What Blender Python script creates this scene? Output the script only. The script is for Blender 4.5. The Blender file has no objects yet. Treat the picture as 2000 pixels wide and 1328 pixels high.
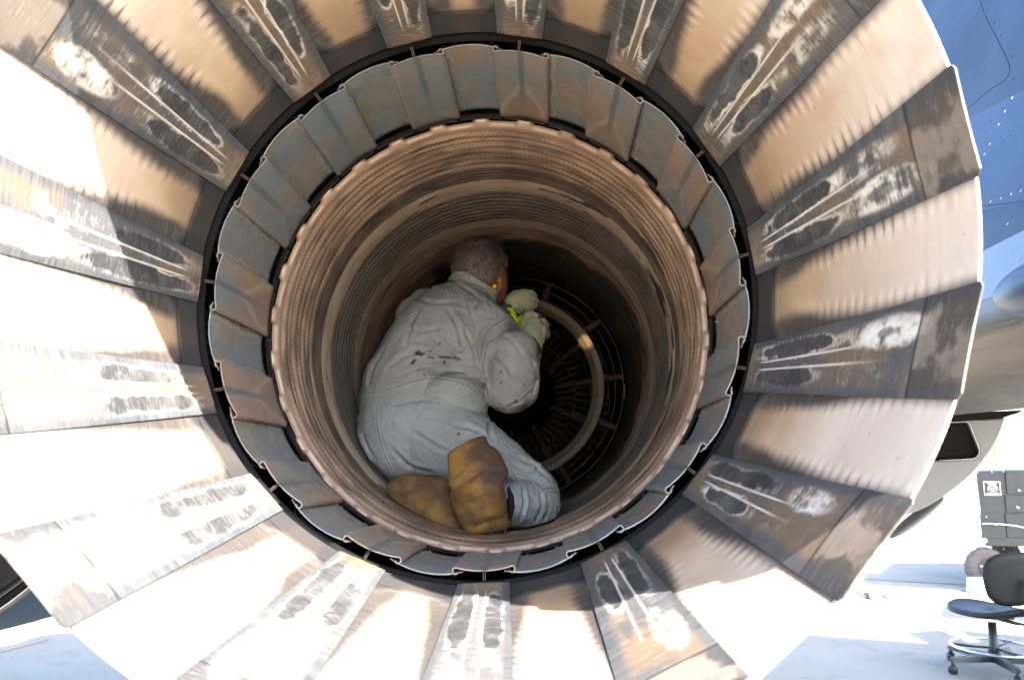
import bpy, bmesh, math, random
import numpy as np
from mathutils import Vector, Matrix
from mathutils.bvhtree import BVHTree
rng = np.random.default_rng(7); random.seed(7)
SC = bpy.context.scene
COL = SC.collection

# ------------------------------------------------------------------ camera, sky, sun, exposure
F = 1470.7                      # focal length in pixels of the 2000 px wide photograph
AX = 1.763                      # height of the engine axis above the apron
CP = np.array([.1078, 0.0, AX - .2633])
YAW, PIT = .0354, .1474
_cy, _sy, _cp, _sp = math.cos(YAW), math.sin(YAW), math.cos(PIT), math.sin(PIT)
FW = np.array([-_sy*_cp, _cy*_cp, _sp]); RT = np.array([_cy, _sy, 0.0]); UP = np.cross(RT, FW)
cam = bpy.data.cameras.new('camera'); camo = bpy.data.objects.new('camera', cam); COL.objects.link(camo)
cam.sensor_width = 36; cam.lens = F/2000*36; cam.clip_start = .05; cam.clip_end = 5000
m = Matrix((RT, UP, -FW)).transposed().to_4x4(); m.translation = Vector(CP); camo.matrix_world = m
cam.dof.use_dof = True; cam.dof.focus_distance = 2.0; cam.dof.aperture_fstop = 7.0
SC.camera = camo
SUN = np.array([1.2, -1.0, 1.7]); SUN /= np.linalg.norm(SUN)
world = bpy.data.worlds.new('World'); SC.world = world; world.use_nodes = True
wn = world.node_tree; bg = wn.nodes['Background']
sky = wn.nodes.new('ShaderNodeTexSky'); sky.sky_type = 'NISHITA'; sky.sun_disc = False
sky.sun_elevation = math.asin(SUN[2]); sky.sun_rotation = math.atan2(SUN[0], SUN[1])
sky.air_density = 1.0; sky.dust_density = 2.0; sky.altitude = 600
wn.links.new(sky.outputs[0], bg.inputs[0]); bg.inputs[1].default_value = .12
sl = bpy.data.lights.new('sun', 'SUN'); sl.energy = 5.0; sl.angle = math.radians(.55); sl.color = (1, .95, .87)
so = bpy.data.objects.new('sun', sl); COL.objects.link(so); so.location = (8, -6, 12)
so.rotation_euler = Vector(SUN).to_track_quat('Z', 'Y').to_euler()
SC.view_settings.view_transform = 'Standard'; SC.view_settings.look = 'None'
SC.view_settings.exposure = 3.42; SC.view_settings.gamma = 1; SC.view_settings.use_curve_mapping = False
SC.render.engine = 'CYCLES'
SC.cycles.max_bounces = 6; SC.cycles.diffuse_bounces = 5; SC.cycles.glossy_bounces = 2; SC.cycles.use_adaptive_sampling = True; SC.cycles.adaptive_threshold = .04
SC.cycles.use_denoising = True; SC.cycles.sample_clamp_indirect = 12
SC.cycles.caustics_reflective = False; SC.cycles.caustics_refractive = False

def ray(px, py): return FW + RT*(px-1000)/F + UP*(664-py)/F
def at(px, py, Y): d = ray(px, py); return CP + d*(Y/d[1])
def atz(px, py, z=0.0): d = ray(px, py); return CP + d*((z-CP[2])/d[2])
def atx(px, py, X): d = ray(px, py); return CP + d*((X-CP[0])/d[0])
def project(P):
    X = np.asarray(P) - CP; d = X@FW
    return 1000 + F*(X@RT)/d, 664 - F*(X@UP)/d

# ------------------------------------------------------------------ node helper
class V:
    def __init__(s, g, o): s.g, s.o = g, o
    def __add__(s, b): return s.g.m('ADD', s, b)
    __radd__ = __add__
    def __sub__(s, b): return s.g.m('SUBTRACT', s, b)
    def __rsub__(s, b): return s.g.m('SUBTRACT', b, s)
    def __mul__(s, b): return s.g.m('MULTIPLY', s, b)
    __rmul__ = __mul__
    def __truediv__(s, b): return s.g.m('DIVIDE', s, b)
    def abs(s): return s.g.m('ABSOLUTE', s)
    def frac(s): return s.g.m('FRACT', s)
    def floor(s): return s.g.m('FLOOR', s)
    def sqrt(s): return s.g.m('SQRT', s)
    def sin(s): return s.g.m('SINE', s)
    def min(s, b): return s.g.m('MINIMUM', s, b)
    def max(s, b): return s.g.m('MAXIMUM', s, b)
class G:
    def __init__(s, name, rough=.5, metal=0.0, spec=.5):
        s.mat = bpy.data.materials.new(name); s.mat.use_nodes = True
        s.t = s.mat.node_tree; s.p = s.t.nodes['Principled BSDF']
        s.p.inputs['Roughness'].default_value = rough; s.p.inputs['Metallic'].default_value = metal
        s.p.inputs['Specular IOR Level'].default_value = spec
    def n(s, typ, **kw):
        nd = s.t.nodes.new(typ)
        for k, v in kw.items(): setattr(nd, k, v)
        return nd
    def put(s, inp, v):
        if isinstance(v, V): s.t.links.new(v.o, inp)
        elif v is not None:
            if hasattr(inp.default_value, '__len__') and len(inp.default_value) == 4 and len(v) == 3: v = (*v, 1)
            inp.default_value = v
    def m(s, op, a, b=None):
        nd = s.n('ShaderNodeMath', operation=op); s.put(nd.inputs[0], a)
        if b is not None: s.put(nd.inputs[1], b)
        return V(s, nd.outputs[0])
    def uv(s):
        tc = s.n('ShaderNodeUVMap'); sp = s.n('ShaderNodeSeparateXYZ'); s.t.links.new(tc.outputs[0], sp.inputs[0])
        return V(s, sp.outputs[0]), V(s, sp.outputs[1])
    def xyz(s, vec):
        sp = s.n('ShaderNodeSeparateXYZ'); s.t.links.new(vec.o, sp.inputs[0]); return [V(s, sp.outputs[i]) for i in range(3)]
    def vec(s, x=0, y=0, z=0):
        c = s.n('ShaderNodeCombineXYZ')
        for i, q in enumerate((x, y, z)): s.put(c.inputs[i], q)
        return V(s, c.outputs[0])
    def obj(s): return V(s, s.n('ShaderNodeTexCoord').outputs['Object'])
    def pos(s): return V(s, s.n('ShaderNodeNewGeometry').outputs['Position'])
    def rand(s): return V(s, s.n('ShaderNodeObjectInfo').outputs['Random'])
    def vadd(s, a, b):
        nd = s.n('ShaderNodeVectorMath', operation='ADD'); s.put(nd.inputs[0], a); s.put(nd.inputs[1], b); return V(s, nd.outputs[0])
    def vmul(s, a, b):
        nd = s.n('ShaderNodeVectorMath', operation='MULTIPLY'); s.put(nd.inputs[0], a); s.put(nd.inputs[1], b); return V(s, nd.outputs[0])
    def noise(s, vec, scale=5, detail=4, rough=.55, dist=0.0):
        nd = s.n('ShaderNodeTexNoise'); s.put(nd.inputs['Vector'], vec)
        nd.inputs['Scale'].default_value = scale; nd.inputs['Detail'].default_value = min(detail, 3.5)
        nd.inputs['Roughness'].default_value = rough; nd.inputs['Distortion'].default_value = dist
        return V(s, nd.outputs[0])
    def voro(s, vec, scale=5):
        nd = s.n('ShaderNodeTexVoronoi'); s.put(nd.inputs['Vector'], vec); nd.inputs['Scale'].default_value = scale
        return V(s, nd.outputs[0])
    def step(s, v, a, b, lo=0.0, hi=1.0):            # smooth step from lo (at a) to hi (at b)
        nd = s.n('ShaderNodeMapRange', interpolation_type='SMOOTHSTEP')
        s.put(nd.inputs[0], v)
        if a > b: a, b, lo, hi = b, a, hi, lo
        for i, q in enumerate((a, b, lo, hi)): s.put(nd.inputs[i+1], q)
        return V(s, nd.outputs[0])
    def mix(s, f, a, b):
        nd = s.n('ShaderNodeMix', data_type='RGBA'); s.put(nd.inputs[0], f); s.put(nd.inputs[6], a); s.put(nd.inputs[7], b)
        return V(s, nd.outputs[2])
    def col(s, c): s.put(s.p.inputs['Base Color'], c); return s
    def rough(s, c): s.put(s.p.inputs['Roughness'], c); return s
    def metal(s, c): s.put(s.p.inputs['Metallic'], c); return s
    def attr(s, name):
        nd = s.n('ShaderNodeAttribute', attribute_name=name); return V(s, nd.outputs['Fac'])
    def bump(s, h, dist=.002, strength=.6):
        nd = s.n('ShaderNodeBump'); nd.inputs['Strength'].default_value = strength; nd.inputs['Distance'].default_value = dist
        s.put(nd.inputs['Height'], h); s.t.links.new(nd.outputs[0], s.p.inputs['Normal']); return s
def plain(name, c, rough=.5, metal=0.0, var=.25, scale=30, bump=0.0, spec=.5):
    g = G(name, rough, metal, spec); o = g.obj(); n = g.noise(o, scale, 5)
    d = tuple(x*(1-var) for x in c); l = tuple(min(1, x*(1+var)) for x in c)
    g.col(g.mix(n, d, l)); g.rough(g.step(n, .2, .8, max(0, rough-.08), min(1, rough+.1)))
    if bump: g.bump(n, bump)
    return g.mat

# ------------------------------------------------------------------ mesh helpers
def mesh_obj(name, verts, faces, mat=None, parent=None, uvs=None, smooth=False, uvf=None):
    me = bpy.data.meshes.new(name); me.from_pydata([tuple(map(float, v)) for v in verts], [], faces)
    if uvs is not None:
        l = me.uv_layers.new(name='UVMap'); idx = np.empty(len(me.loops), int); me.loops.foreach_get('vertex_index', idx)
        l.data.foreach_set('uv', np.asarray(uvs, float)[idx].ravel())
    if uvf is not None:
        l = me.uv_layers.new(name='UVMap'); l.data.foreach_set('uv', np.asarray(uvf, float).ravel())
    if mat: me.materials.append(mat)
    if smooth: me.polygons.foreach_set('use_smooth', [True]*len(me.polygons))
    me.update()
    o = bpy.data.objects.new(name, me); COL.objects.link(o)
    if parent: o.parent = parent
    return o
def empty(name, loc, label, cat, group=None):
    o = bpy.data.objects.new(name, None); COL.objects.link(o); o.location = tuple(map(float, loc)); o.empty_display_size = .1
    return tag(o, label, cat, group)
def tag(o, label, cat, group=None):
    o['label'] = label; o['category'] = cat
    if group: o['group'] = group
    return o
def copy(o, parent=None):
    c = o.copy(); COL.objects.link(c)
    if parent: c.parent = parent
    for ch in list(o.children): copy(ch, c)
    return c
def grid(name, fn, nu, nv, mat, parent=None, smooth=True, solid=0.0, off=1.0, closed=False):
    """sheet of nu x nv cells; fn(u,v) -> xyz with u,v in 0..1"""
    vs, uv, fs = [], [], []
    for j in range(nv+1):
        for i in range(nu+1):
            vs.append(fn(i/nu, j/nv)); uv.append((i/nu, j/nv))
    w = nu+1
    for j in range(nv):
        for i in range(nu):
            fs.append((j*w+i, j*w+i+1, (j+1)*w+i+1, (j+1)*w+i))
    o = mesh_obj(name, vs, fs, mat, parent, uv, smooth)
    if solid:
        md = o.modifiers.new('thickness', 'SOLIDIFY'); md.thickness = solid; md.offset = off; md.use_even_offset = False
        ms = o.modifiers.new('edges', 'EDGE_SPLIT'); ms.split_angle = .7
    return o
def bm_obj(name, bm, mat, parent=None, smooth=False):
    me = bpy.data.meshes.new(name); bm.normal_update(); bm.to_mesh(me); bm.free()
    if mat: me.materials.append(mat)
    if smooth: me.polygons.foreach_set('use_smooth', [True]*len(me.polygons))
    o = bpy.data.objects.new(name, me); COL.objects.link(o)
    if parent: o.parent = parent
    return o
def box(name, c, s, mat, parent=None, rot=None, bevel=0.0, seg=2):
    bm = bmesh.new(); bmesh.ops.create_cube(bm, size=1); bmesh.ops.scale(bm, vec=s, verts=bm.verts)
    if bevel: bmesh.ops.bevel(bm, geom=bm.edges[:], offset=bevel, segments=seg, profile=.5, affect='EDGES')
    if rot is not None: bmesh.ops.transform(bm, matrix=rot.to_4x4(), verts=bm.verts)
    bmesh.ops.translate(bm, vec=c, verts=bm.verts)
    return bm_obj(name, bm, mat, parent)
def tube_data(pts, r, seg=8, cap=True):
    pts = [Vector(p) for p in pts]; n = len(pts); rr = r if hasattr(r, '__len__') else [r]*n
    vs, fs = [], []; up = None
    for i, p in enumerate(pts):
        t = (pts[min(i+1, n-1)] - pts[max(i-1, 0)]).normalized()
        if up is None: up = t.orthogonal().normalized()
        up = (up - t*up.dot(t)).normalized(); b = t.cross(up)
        for k in range(seg):
            a = 2*math.pi*k/seg; vs.append(p + (up*math.cos(a) + b*math.sin(a))*rr[i])
    for i in range(n-1):
        for k in range(seg):
            fs.append((i*seg+k, i*seg+(k+1) % seg, (i+1)*seg+(k+1) % seg, (i+1)*seg+k))
    if cap: fs.append(tuple(range(seg-1, -1, -1))); fs.append(tuple((n-1)*seg+k for k in range(seg)))
    return vs, fs
def tube(name, pts, r, mat, parent=None, seg=8): 
    v, f = tube_data(pts, r, seg); return mesh_obj(name, v, f, mat, parent, smooth=True)
def multi_tube(name, lst, mat, parent=None, seg=5):
    V_, F_ = [], []
    for pts, r in lst:
        v, f = tube_data(pts, r, seg); b = len(V_); V_ += v; F_ += [tuple(i+b for i in q) for q in f]
    return mesh_obj(name, V_, F_, mat, parent, smooth=True)
def spline(pts, n=12):
    """Catmull-Rom through pts (any dimension)"""
    P = np.asarray(pts, float); P = np.vstack([2*P[0]-P[1], P, 2*P[-1]-P[-2]]); out = []
    for i in range(1, len(P)-2):
        for t in np.linspace(0, 1, n, endpoint=False):
            a, b, c, d = P[i-1:i+3]
            out.append(.5*((2*b) + (c-a)*t + (2*a-5*b+4*c-d)*t*t + (3*b-a-3*c+d)*t**3))
    out.append(P[-2]); return np.array(out)
def lathe(name, prof, mat, parent=None, seg=240, y_mod=None, a0=0, a1=360, smooth=True):
    """prof: list of (radius, y); around the engine axis (parent space); uv = (angle 0..1, y in metres)"""
    vs, uv, fs = [], [], []; n = len(prof)
    for k in range(seg+1):
        a = math.radians(a0 + (a1-a0)*k/seg)
        for j, (r, y) in enumerate(prof):
            r_ = r
            if y_mod: dy = y_mod(a, j); y += dy; r_ = r - dy*.22*(j < 3)
            vs.append((r_*math.cos(a), y, r_*math.sin(a))); uv.append((k/seg, y))
    for k in range(seg):
        for j in range(n-1):
            fs.append((k*n+j, k*n+j+1, (k+1)*n+j+1, (k+1)*n+j))
    return mesh_obj(name, vs, fs, mat, parent, uv, smooth)
def extrude_poly(name, pts, d, mat, parent=None, bevel=0.0, holes=()):
    """flat outline (3-D points) extruded by vector d"""
    bm = bmesh.new(); loops = []
    for lp in [pts, *holes]:
        vv = [bm.verts.new(p) for p in lp]; loops.append(vv)
        for i in range(len(vv)): bm.edges.new((vv[i], vv[(i+1) % len(vv)]))
    bmesh.ops.triangle_fill(bm, use_beauty=True, use_dissolve=False, edges=bm.edges[:])
    r = bmesh.ops.extrude_face_region(bm, geom=bm.faces[:])
    bmesh.ops.translate(bm, vec=d, verts=[v for v in r['geom'] if isinstance(v, bmesh.types.BMVert)])
    bmesh.ops.recalc_face_normals(bm, faces=bm.faces[:])
    o = bm_obj(name, bm, mat, parent)
    if bevel:
        md = o.modifiers.new('bevel', 'BEVEL'); md.width = bevel; md.segments = 2; md.limit_method = 'ANGLE'; md.angle_limit = .7
    return o

# ------------------------------------------------------------------ materials
def mat_tan_seal():
    g = G('heat_stained_seal', .5, .25)
    u, v = g.uv(); o = g.obj(); r = g.rand(); q = g.vadd(o, g.vec(r*31, r*17, r*53))
    n = g.noise(q, 14, 5); nl = g.noise(q, 5, 3); brush = g.noise(g.vmul(q, (8, 260, 8)), 1, 3)
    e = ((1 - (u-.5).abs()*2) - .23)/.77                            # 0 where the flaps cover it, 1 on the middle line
    a5 = g.noise(g.vec(v*9 + r*40, g.step(u, .49, .51)*7 + r*9, 0), 1, 2)            # how far the marks reach, uneven along each side
    tick = ((v*25 + (n-.5)*.35 + (a5-.5)*.6).frac() - .5).abs()*2                     # comb marks left by the backing sheet
    one = g.noise(g.vec((v*25 + (a5-.5)*.6).floor()*3.7, g.step(u, .49, .51)*5 + r*33, 0), 1.7, 0)
    reach = g.step(v, .08, .95, .72, .50)*(.45 + one*.55 + (a5-.5)*1.0)
    gate = g.step(g.noise(g.vec(v*4 + r*25, g.step(u, .49, .51)*3 + r*7, 2.2), 1, 1), .38, .60)
    blade = g.step(tick*1.15 + (n-.5)*.2 - g.step(e - reach, -.45, .12)*.40, .56, .90)
    finger = blade*g.step(e - reach, .16, -.10)*g.step(e, .0, .10)*g.step(v, .08, .16)*g.step(v, 1.0, .75)*(.30 + gate*.70)
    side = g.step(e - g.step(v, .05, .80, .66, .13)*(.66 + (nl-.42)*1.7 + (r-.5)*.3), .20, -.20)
    tanc = g.mix(g.step(v, .1, .95), (.33, .215, .118), (.50, .42, .35))
    tanc = g.mix(g.step(nl + (brush-.5)*.25, .42, .62), tanc, g.mix(g.step(v, .1, .8), (.40, .275, .160), (.56, .485, .415)))
    rose = g.step(g.noise(q, 9, 2), .58, .72); tanc = g.mix(rose*.45, tanc, (.39, .235, .17))
    pale = g.step(((v*25 + .5 + (a5-.5)*.6).frac() - .5).abs()*2, .5, .9)*g.step(e - reach*1.25, .12, -.2)*g.step(v, .2, .4)
    tanc = g.mix(pale*.5, tanc, (.60, .52, .44))
    c = g.mix(finger*.85, tanc, (.095, .068, .056))
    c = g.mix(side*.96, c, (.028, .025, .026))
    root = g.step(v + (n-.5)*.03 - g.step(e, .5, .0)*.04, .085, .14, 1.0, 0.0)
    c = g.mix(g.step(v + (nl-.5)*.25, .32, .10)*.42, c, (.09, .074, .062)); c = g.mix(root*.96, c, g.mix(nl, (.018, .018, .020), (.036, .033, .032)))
    line = g.step((v-.105).abs(), .0045, .0015); c = g.mix(line*.8, c, (.008, .008, .008))
    spot = g.step(g.noise(q, 60, 2), .74, .79); c = g.mix(spot*.5, c, (.08, .06, .05))
    g.put(g.p.inputs['Specular IOR Level'], 1 - root); g.metal(.25 - root*.25)
    g.col(c); g.rough(g.step(brush + root*2 + finger*.4, .2, 1.0, .36, .62))
    g.bump(brush*.4 + finger*.8, .0012, .35); return g.mat
def mat_flap():
    g = G('oxidised_flap', .45, .35)
    u, v = g.uv(); o = g.obj(); r = g.rand(); q = g.vadd(o, g.vec(r*41, r*23, r*67))
    n = g.noise(q, 26, 6, .65); nb = g.noise(q, 8, 4); brush = g.noise(g.vmul(q, (6, 520, 10)), 1, 3, .6)
    fleck = g.noise(g.vmul(q, (40, 420, 60)), 1, 3, .6)
    s = (u-.5).abs()*2; side = g.step(u, .49, .51)
    r2 = (r*7.3 + side*.37).frac(); r3 = (r*13.7 + side*.61).frac()
    nz = (n-.5)*1.1 + (brush-.5)*.45
    nz = nz + (nb-.5)*.9
    d1 = (((s-(.40+r3*.1))/.30)*((s-(.40+r3*.1))/.30) + ((v-(.22+r2*.12))/(.13+r3*.12))*((v-(.22+r2*.12))/(.13+r3*.12))).sqrt() + nz*.60 + (g.noise(q, 13, 2)-.5)*1.1
    d2 = (((s-.42)/.42)*((s-.42)/.42) + ((v-(.56+r3*.16))/(.12+r2*.12))*((v-(.56+r3*.16))/(.12+r2*.12))).sqrt() + nz*.95
    base = g.mix(g.step(nb + (brush-.5)*.5, .40, .62), (.075, .076, .080), (.150, .108, .074))
    base = g.mix(g.step(fleck, .56, .70)*.5, base, (.30, .275, .24))
    white = g.mix(g.step(n, .3, .7), (.43, .385, .32), (.68, .645, .59))
    c = g.mix(g.step(d2, 1.05, .72)*g.step(n + (brush-.5)*.4 + (r3-.5)*.25, .44, .62)*(r3*.9 + .2).min(1), base, white)
    c = g.mix(g.step(d2, .40, .22)*.75*g.step(r2, .35, .5), c, (.075, .075, .08))
    c = g.mix(g.step(d1 + (nb-.5)*.9, 1.34, 1.10)*g.step(fleck*.7 + n*.5 + (nb-.5)*.8, .50, .66)*(r2*.75 + .3).min(1), c, white)
    c = g.mix(g.step(d1, 1.02, .86)*.94, c, g.mix(g.step(fleck*.6 + n*.4, .42, .70), (.030, .031, .034), (.095, .09, .088)))
    lin = g.step((s - (.13 + v*.12)).abs() + (n-.5)*.06, .045, .018)*g.step(v, .05, .12)*g.step(v + (nb-.5)*.4, .75, .5); c = g.mix(lin*.9, c, white)
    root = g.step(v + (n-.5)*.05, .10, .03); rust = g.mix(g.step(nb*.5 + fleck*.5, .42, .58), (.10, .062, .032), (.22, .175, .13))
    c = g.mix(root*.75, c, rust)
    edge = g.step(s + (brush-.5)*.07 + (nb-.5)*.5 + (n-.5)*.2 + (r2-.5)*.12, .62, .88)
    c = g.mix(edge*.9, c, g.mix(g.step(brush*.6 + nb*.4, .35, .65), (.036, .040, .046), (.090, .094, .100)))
    tip = g.step(v, .832, .838); tb = g.step(g.noise(q, 16, 4) + (s-.5)*.25, .44, .56)
    tc = g.mix(tb, (.20, .165, .135), (.045, .043, .045)); tc = g.mix(g.step(fleck, .58, .72)*.35, tc, (.38, .35, .31))
    c = g.mix(tip*.72, c, tc)
    line = g.step((v-.835).abs(), .0055, .0015); c = g.mix(line*.85, c, (.02, .02, .02))
    g.col(c); g.rough(g.step(brush, .2, .8, .34, .58)); g.bump(brush*.6 + n*.5, .001, .3); return g.mat
def mat_rib():
    g = G('tan_rib', .5, .2); o = g.obj(); r = g.rand(); u, v = g.uv()
    q = g.vadd(o, g.vec(r*41, r*23, r*67)); n = g.noise(q, 26, 4, .65); nb = g.noise(q, 8, 3); fl_ = g.noise(g.vmul(q, (40, 420, 60)), 1, 3, .6)
    c = g.mix(g.step(nb, .4, .62), (.105, .086, .070), (.185, .142, .105)); c = g.mix(g.step(fl_, .55, .7)*.5, c, (.26, .23, .195))
    c = g.mix(g.step(n + (fl_-.5)*.5, .58, .70)*.7, c, (.40, .365, .315)); g.col(c); return g.mat
def mat_conv(kind):
    g = G('heat_tinted_'+kind, .40, .45)
    u, v = g.uv(); o = g.obj(); r = g.rand(); q = g.vadd(o, g.vec(r*37, r*29, r*11))
    n = g.noise(q, 8, 2); n2 = g.noise(q, 24, 5, .6); nl = g.noise(q, 5, 1.5); fine = g.noise(g.vmul(q, (30, 30, 200)), 1, 3)
    s = (u-.5).abs()*2
    blue = (.195, .235, .265); grey = (.265, .235, .195); rustc = (.36, .225, .145); pale = (.46, .40, .30); dark = (.04, .041, .046)
    if kind == 'flap':
        c = g.mix(g.step(n, .30, .70), blue, grey)
        c = g.mix(g.step(nl + s*.16 + (r-.5)*.25, .45, .82)*.8, c, rustc)
        wv = .03 + 0*v; fork = (s - g.step(v + (r-.5)*.3, .45, .95, .0, .45)).abs()
        c = g.mix(g.step(fork + (n2-.5)*.12, .12, .02)*g.step(v, .25, .5)*g.step(v, .98, .8)*(r*.55 + .06), c, pale)
        c = g.mix(g.step(s + (n2-.5)*.06, .09, .03)*g.step(v, .95, .3)*.75, c, (.10, .125, .15))
    else:
        c = g.mix(g.step(n, .32, .68), blue, grey)
        c = g.mix(g.step(nl, .45, .75)*g.step(s, .7, .3)*.7, c, rustc)
        ln = (s + (n2-.5)*.55 - .62).abs()
        c = g.mix(g.step(ln, .07, .02)*g.step(n + (r-.5)*.3, .38, .58)*.6, c, pale)
        c = g.mix(g.step(s + (n2-.5)*.4, .72, .86)*.85, c, dark)
        bl = g.step(g.noise(q, 17, 5, .62), .56, .68); c = g.mix(bl*.35, c, pale)
    soot = g.step(v + (n2-.5)*.06, .88, .96); c = g.mix(soot*.92, c, (.02, .018, .017))
    aft = g.step(v, .03, .0); c = g.mix(aft*.3, c, (.12, .10, .09))
    c = g.mix(g.step(fine, .6, .75)*.25, c, (.25, .24, .22))
    g.col(c); g.rough(g.step(n2, .3, .7, .33, .5)); g.bump(n2, .0012, .25); return g.mat
def mat_liner(name, c0, c1, dots=0, row=.012, stain=.5, sootc=(.012, .010, .009), burn=0.0, soot=0.0, rough=.55):
    g = G(name, rough, .2); u, v = g.uv(); p = g.obj()
    n = g.noise(p, 9, 5); n2 = g.noise(g.vmul(g.vec(u*40, v*60, 0), (1, 1, 1)), .5, 4); streak = g.noise(g.vec(u*14, v*220, 0), 1, 3)
    c = g.mix(g.step(n*.75 + streak*.3 - .02, .38, .62), c0, c1); c = g.mix(g.step(g.noise(g.vec(u*9, v*90, 4.1), 1, 3), .56, .68)*.40, c, tuple(x*.45 for x in c0))
    c = g.mix(g.step(n2, .50, .62)*stain, c, tuple(x*.35 for x in c0))
    if dots:
        rw = v/row; k = rw.floor(); fu = ((u*dots + k*.5).frac() - .5)*(2*math.pi*.46/dots); fv = (rw.frac() - .5)*row
        d = (fu*fu + fv*fv).sqrt(); c = g.mix(g.step(d, .0028, .0017)*.65, c, (.012, .010, .010))
        ring = g.step((d-.004).abs(), .0012, .0004); c = g.mix(ring*.08, c, tuple(min(1, x*1.7) for x in c1))
    if burn:
        b = g.step(g.noise(g.vec(u*30, v*34, 3.3), .45, 5, .6), .565, .60); c = g.mix(b*burn, c, (.010, .009, .009))
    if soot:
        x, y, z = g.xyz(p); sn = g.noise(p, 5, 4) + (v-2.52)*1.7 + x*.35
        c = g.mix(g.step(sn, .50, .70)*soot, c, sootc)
    g.col(c); g.rough(g.step(n2, .3, .7, rough-.12, rough+.1)); g.bump(n2*.5 + streak*.6, .001, .35); return g.mat
def mat_coverall():
    g = G('grey_twill', .92, 0, .12); p = g.pos(); st = g.attr('stain'); gr = g.attr('grime')
    n = g.noise(p, 7, 4); fine = g.noise(p, 420, 2); mid = g.noise(p, 45, 5, .65); twill = g.noise(g.vmul(p, (500, 90, 500)), 1, 2)
    c = g.mix(g.step(n, .3, .7), (.250, .235, .214), (.318, .300, .275))
    c = g.mix(g.step(mid, .52, .74)*.35, c, (.18, .17, .157)); c = g.mix((fine-.5).abs()*.5, c, (.39, .37, .35))
    c = g.mix(gr*.75, c, (.10, .098, .095)); c = g.mix(st, c, (.025, .025, .028))
    g.col(c); crs = 1 - (g.noise(p, 26, 3, .6) - .5).abs()*7; g.bump(mid*.8 + crs.max(0)*.55 + twill*.2 + fine*.12, .005, .6); return g.mat
def mat_leather():
    g = G('stained_suede', .85, 0, .25); p = g.pos(); n = g.noise(p, 8, 5, .6); n2 = g.noise(p, 60, 5, .65); n3 = g.noise(p, 14, 5, .6)
    c = g.mix(g.step(n, .36, .64), (.088, .044, .018), (.29, .145, .032))
    c = g.mix(g.step(n3, .46, .66)*.7, c, (.062, .040, .029)); c = g.mix(g.step(n2, .54, .72)*.25, c, (.24, .145, .062)); c = g.mix(g.step(g.noise(p, 190, 3), .55, .7)*.35, c, (.05, .032, .022))
    g.col(c); g.bump(n2 + g.noise(p, 300, 2)*.5, .004, .5); return g.mat
def mat_concrete():
    g = G('apron_concrete', .9, 0, .2); p = g.pos(); n = g.noise(p, .6, 6); f = g.noise(p, 30, 5, .65); n2 = g.noise(p, 4, 5, .6)
    c = g.mix(g.step(n, .3, .7), (.25, .220, .178), (.32, .285, .232)); c = g.mix(g.step(f, .45, .7)*.25, c, (.22, .20, .17))
    c = g.mix(g.step(n2, .54, .70)*.5, c, (.19, .175, .15)); c = g.mix(g.step(g.noise(p, 13, 3), .74, .77)*.55, c, (.10, .10, .10))
    g.col(c); g.bump(f, .004, .4); return g.mat
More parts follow.
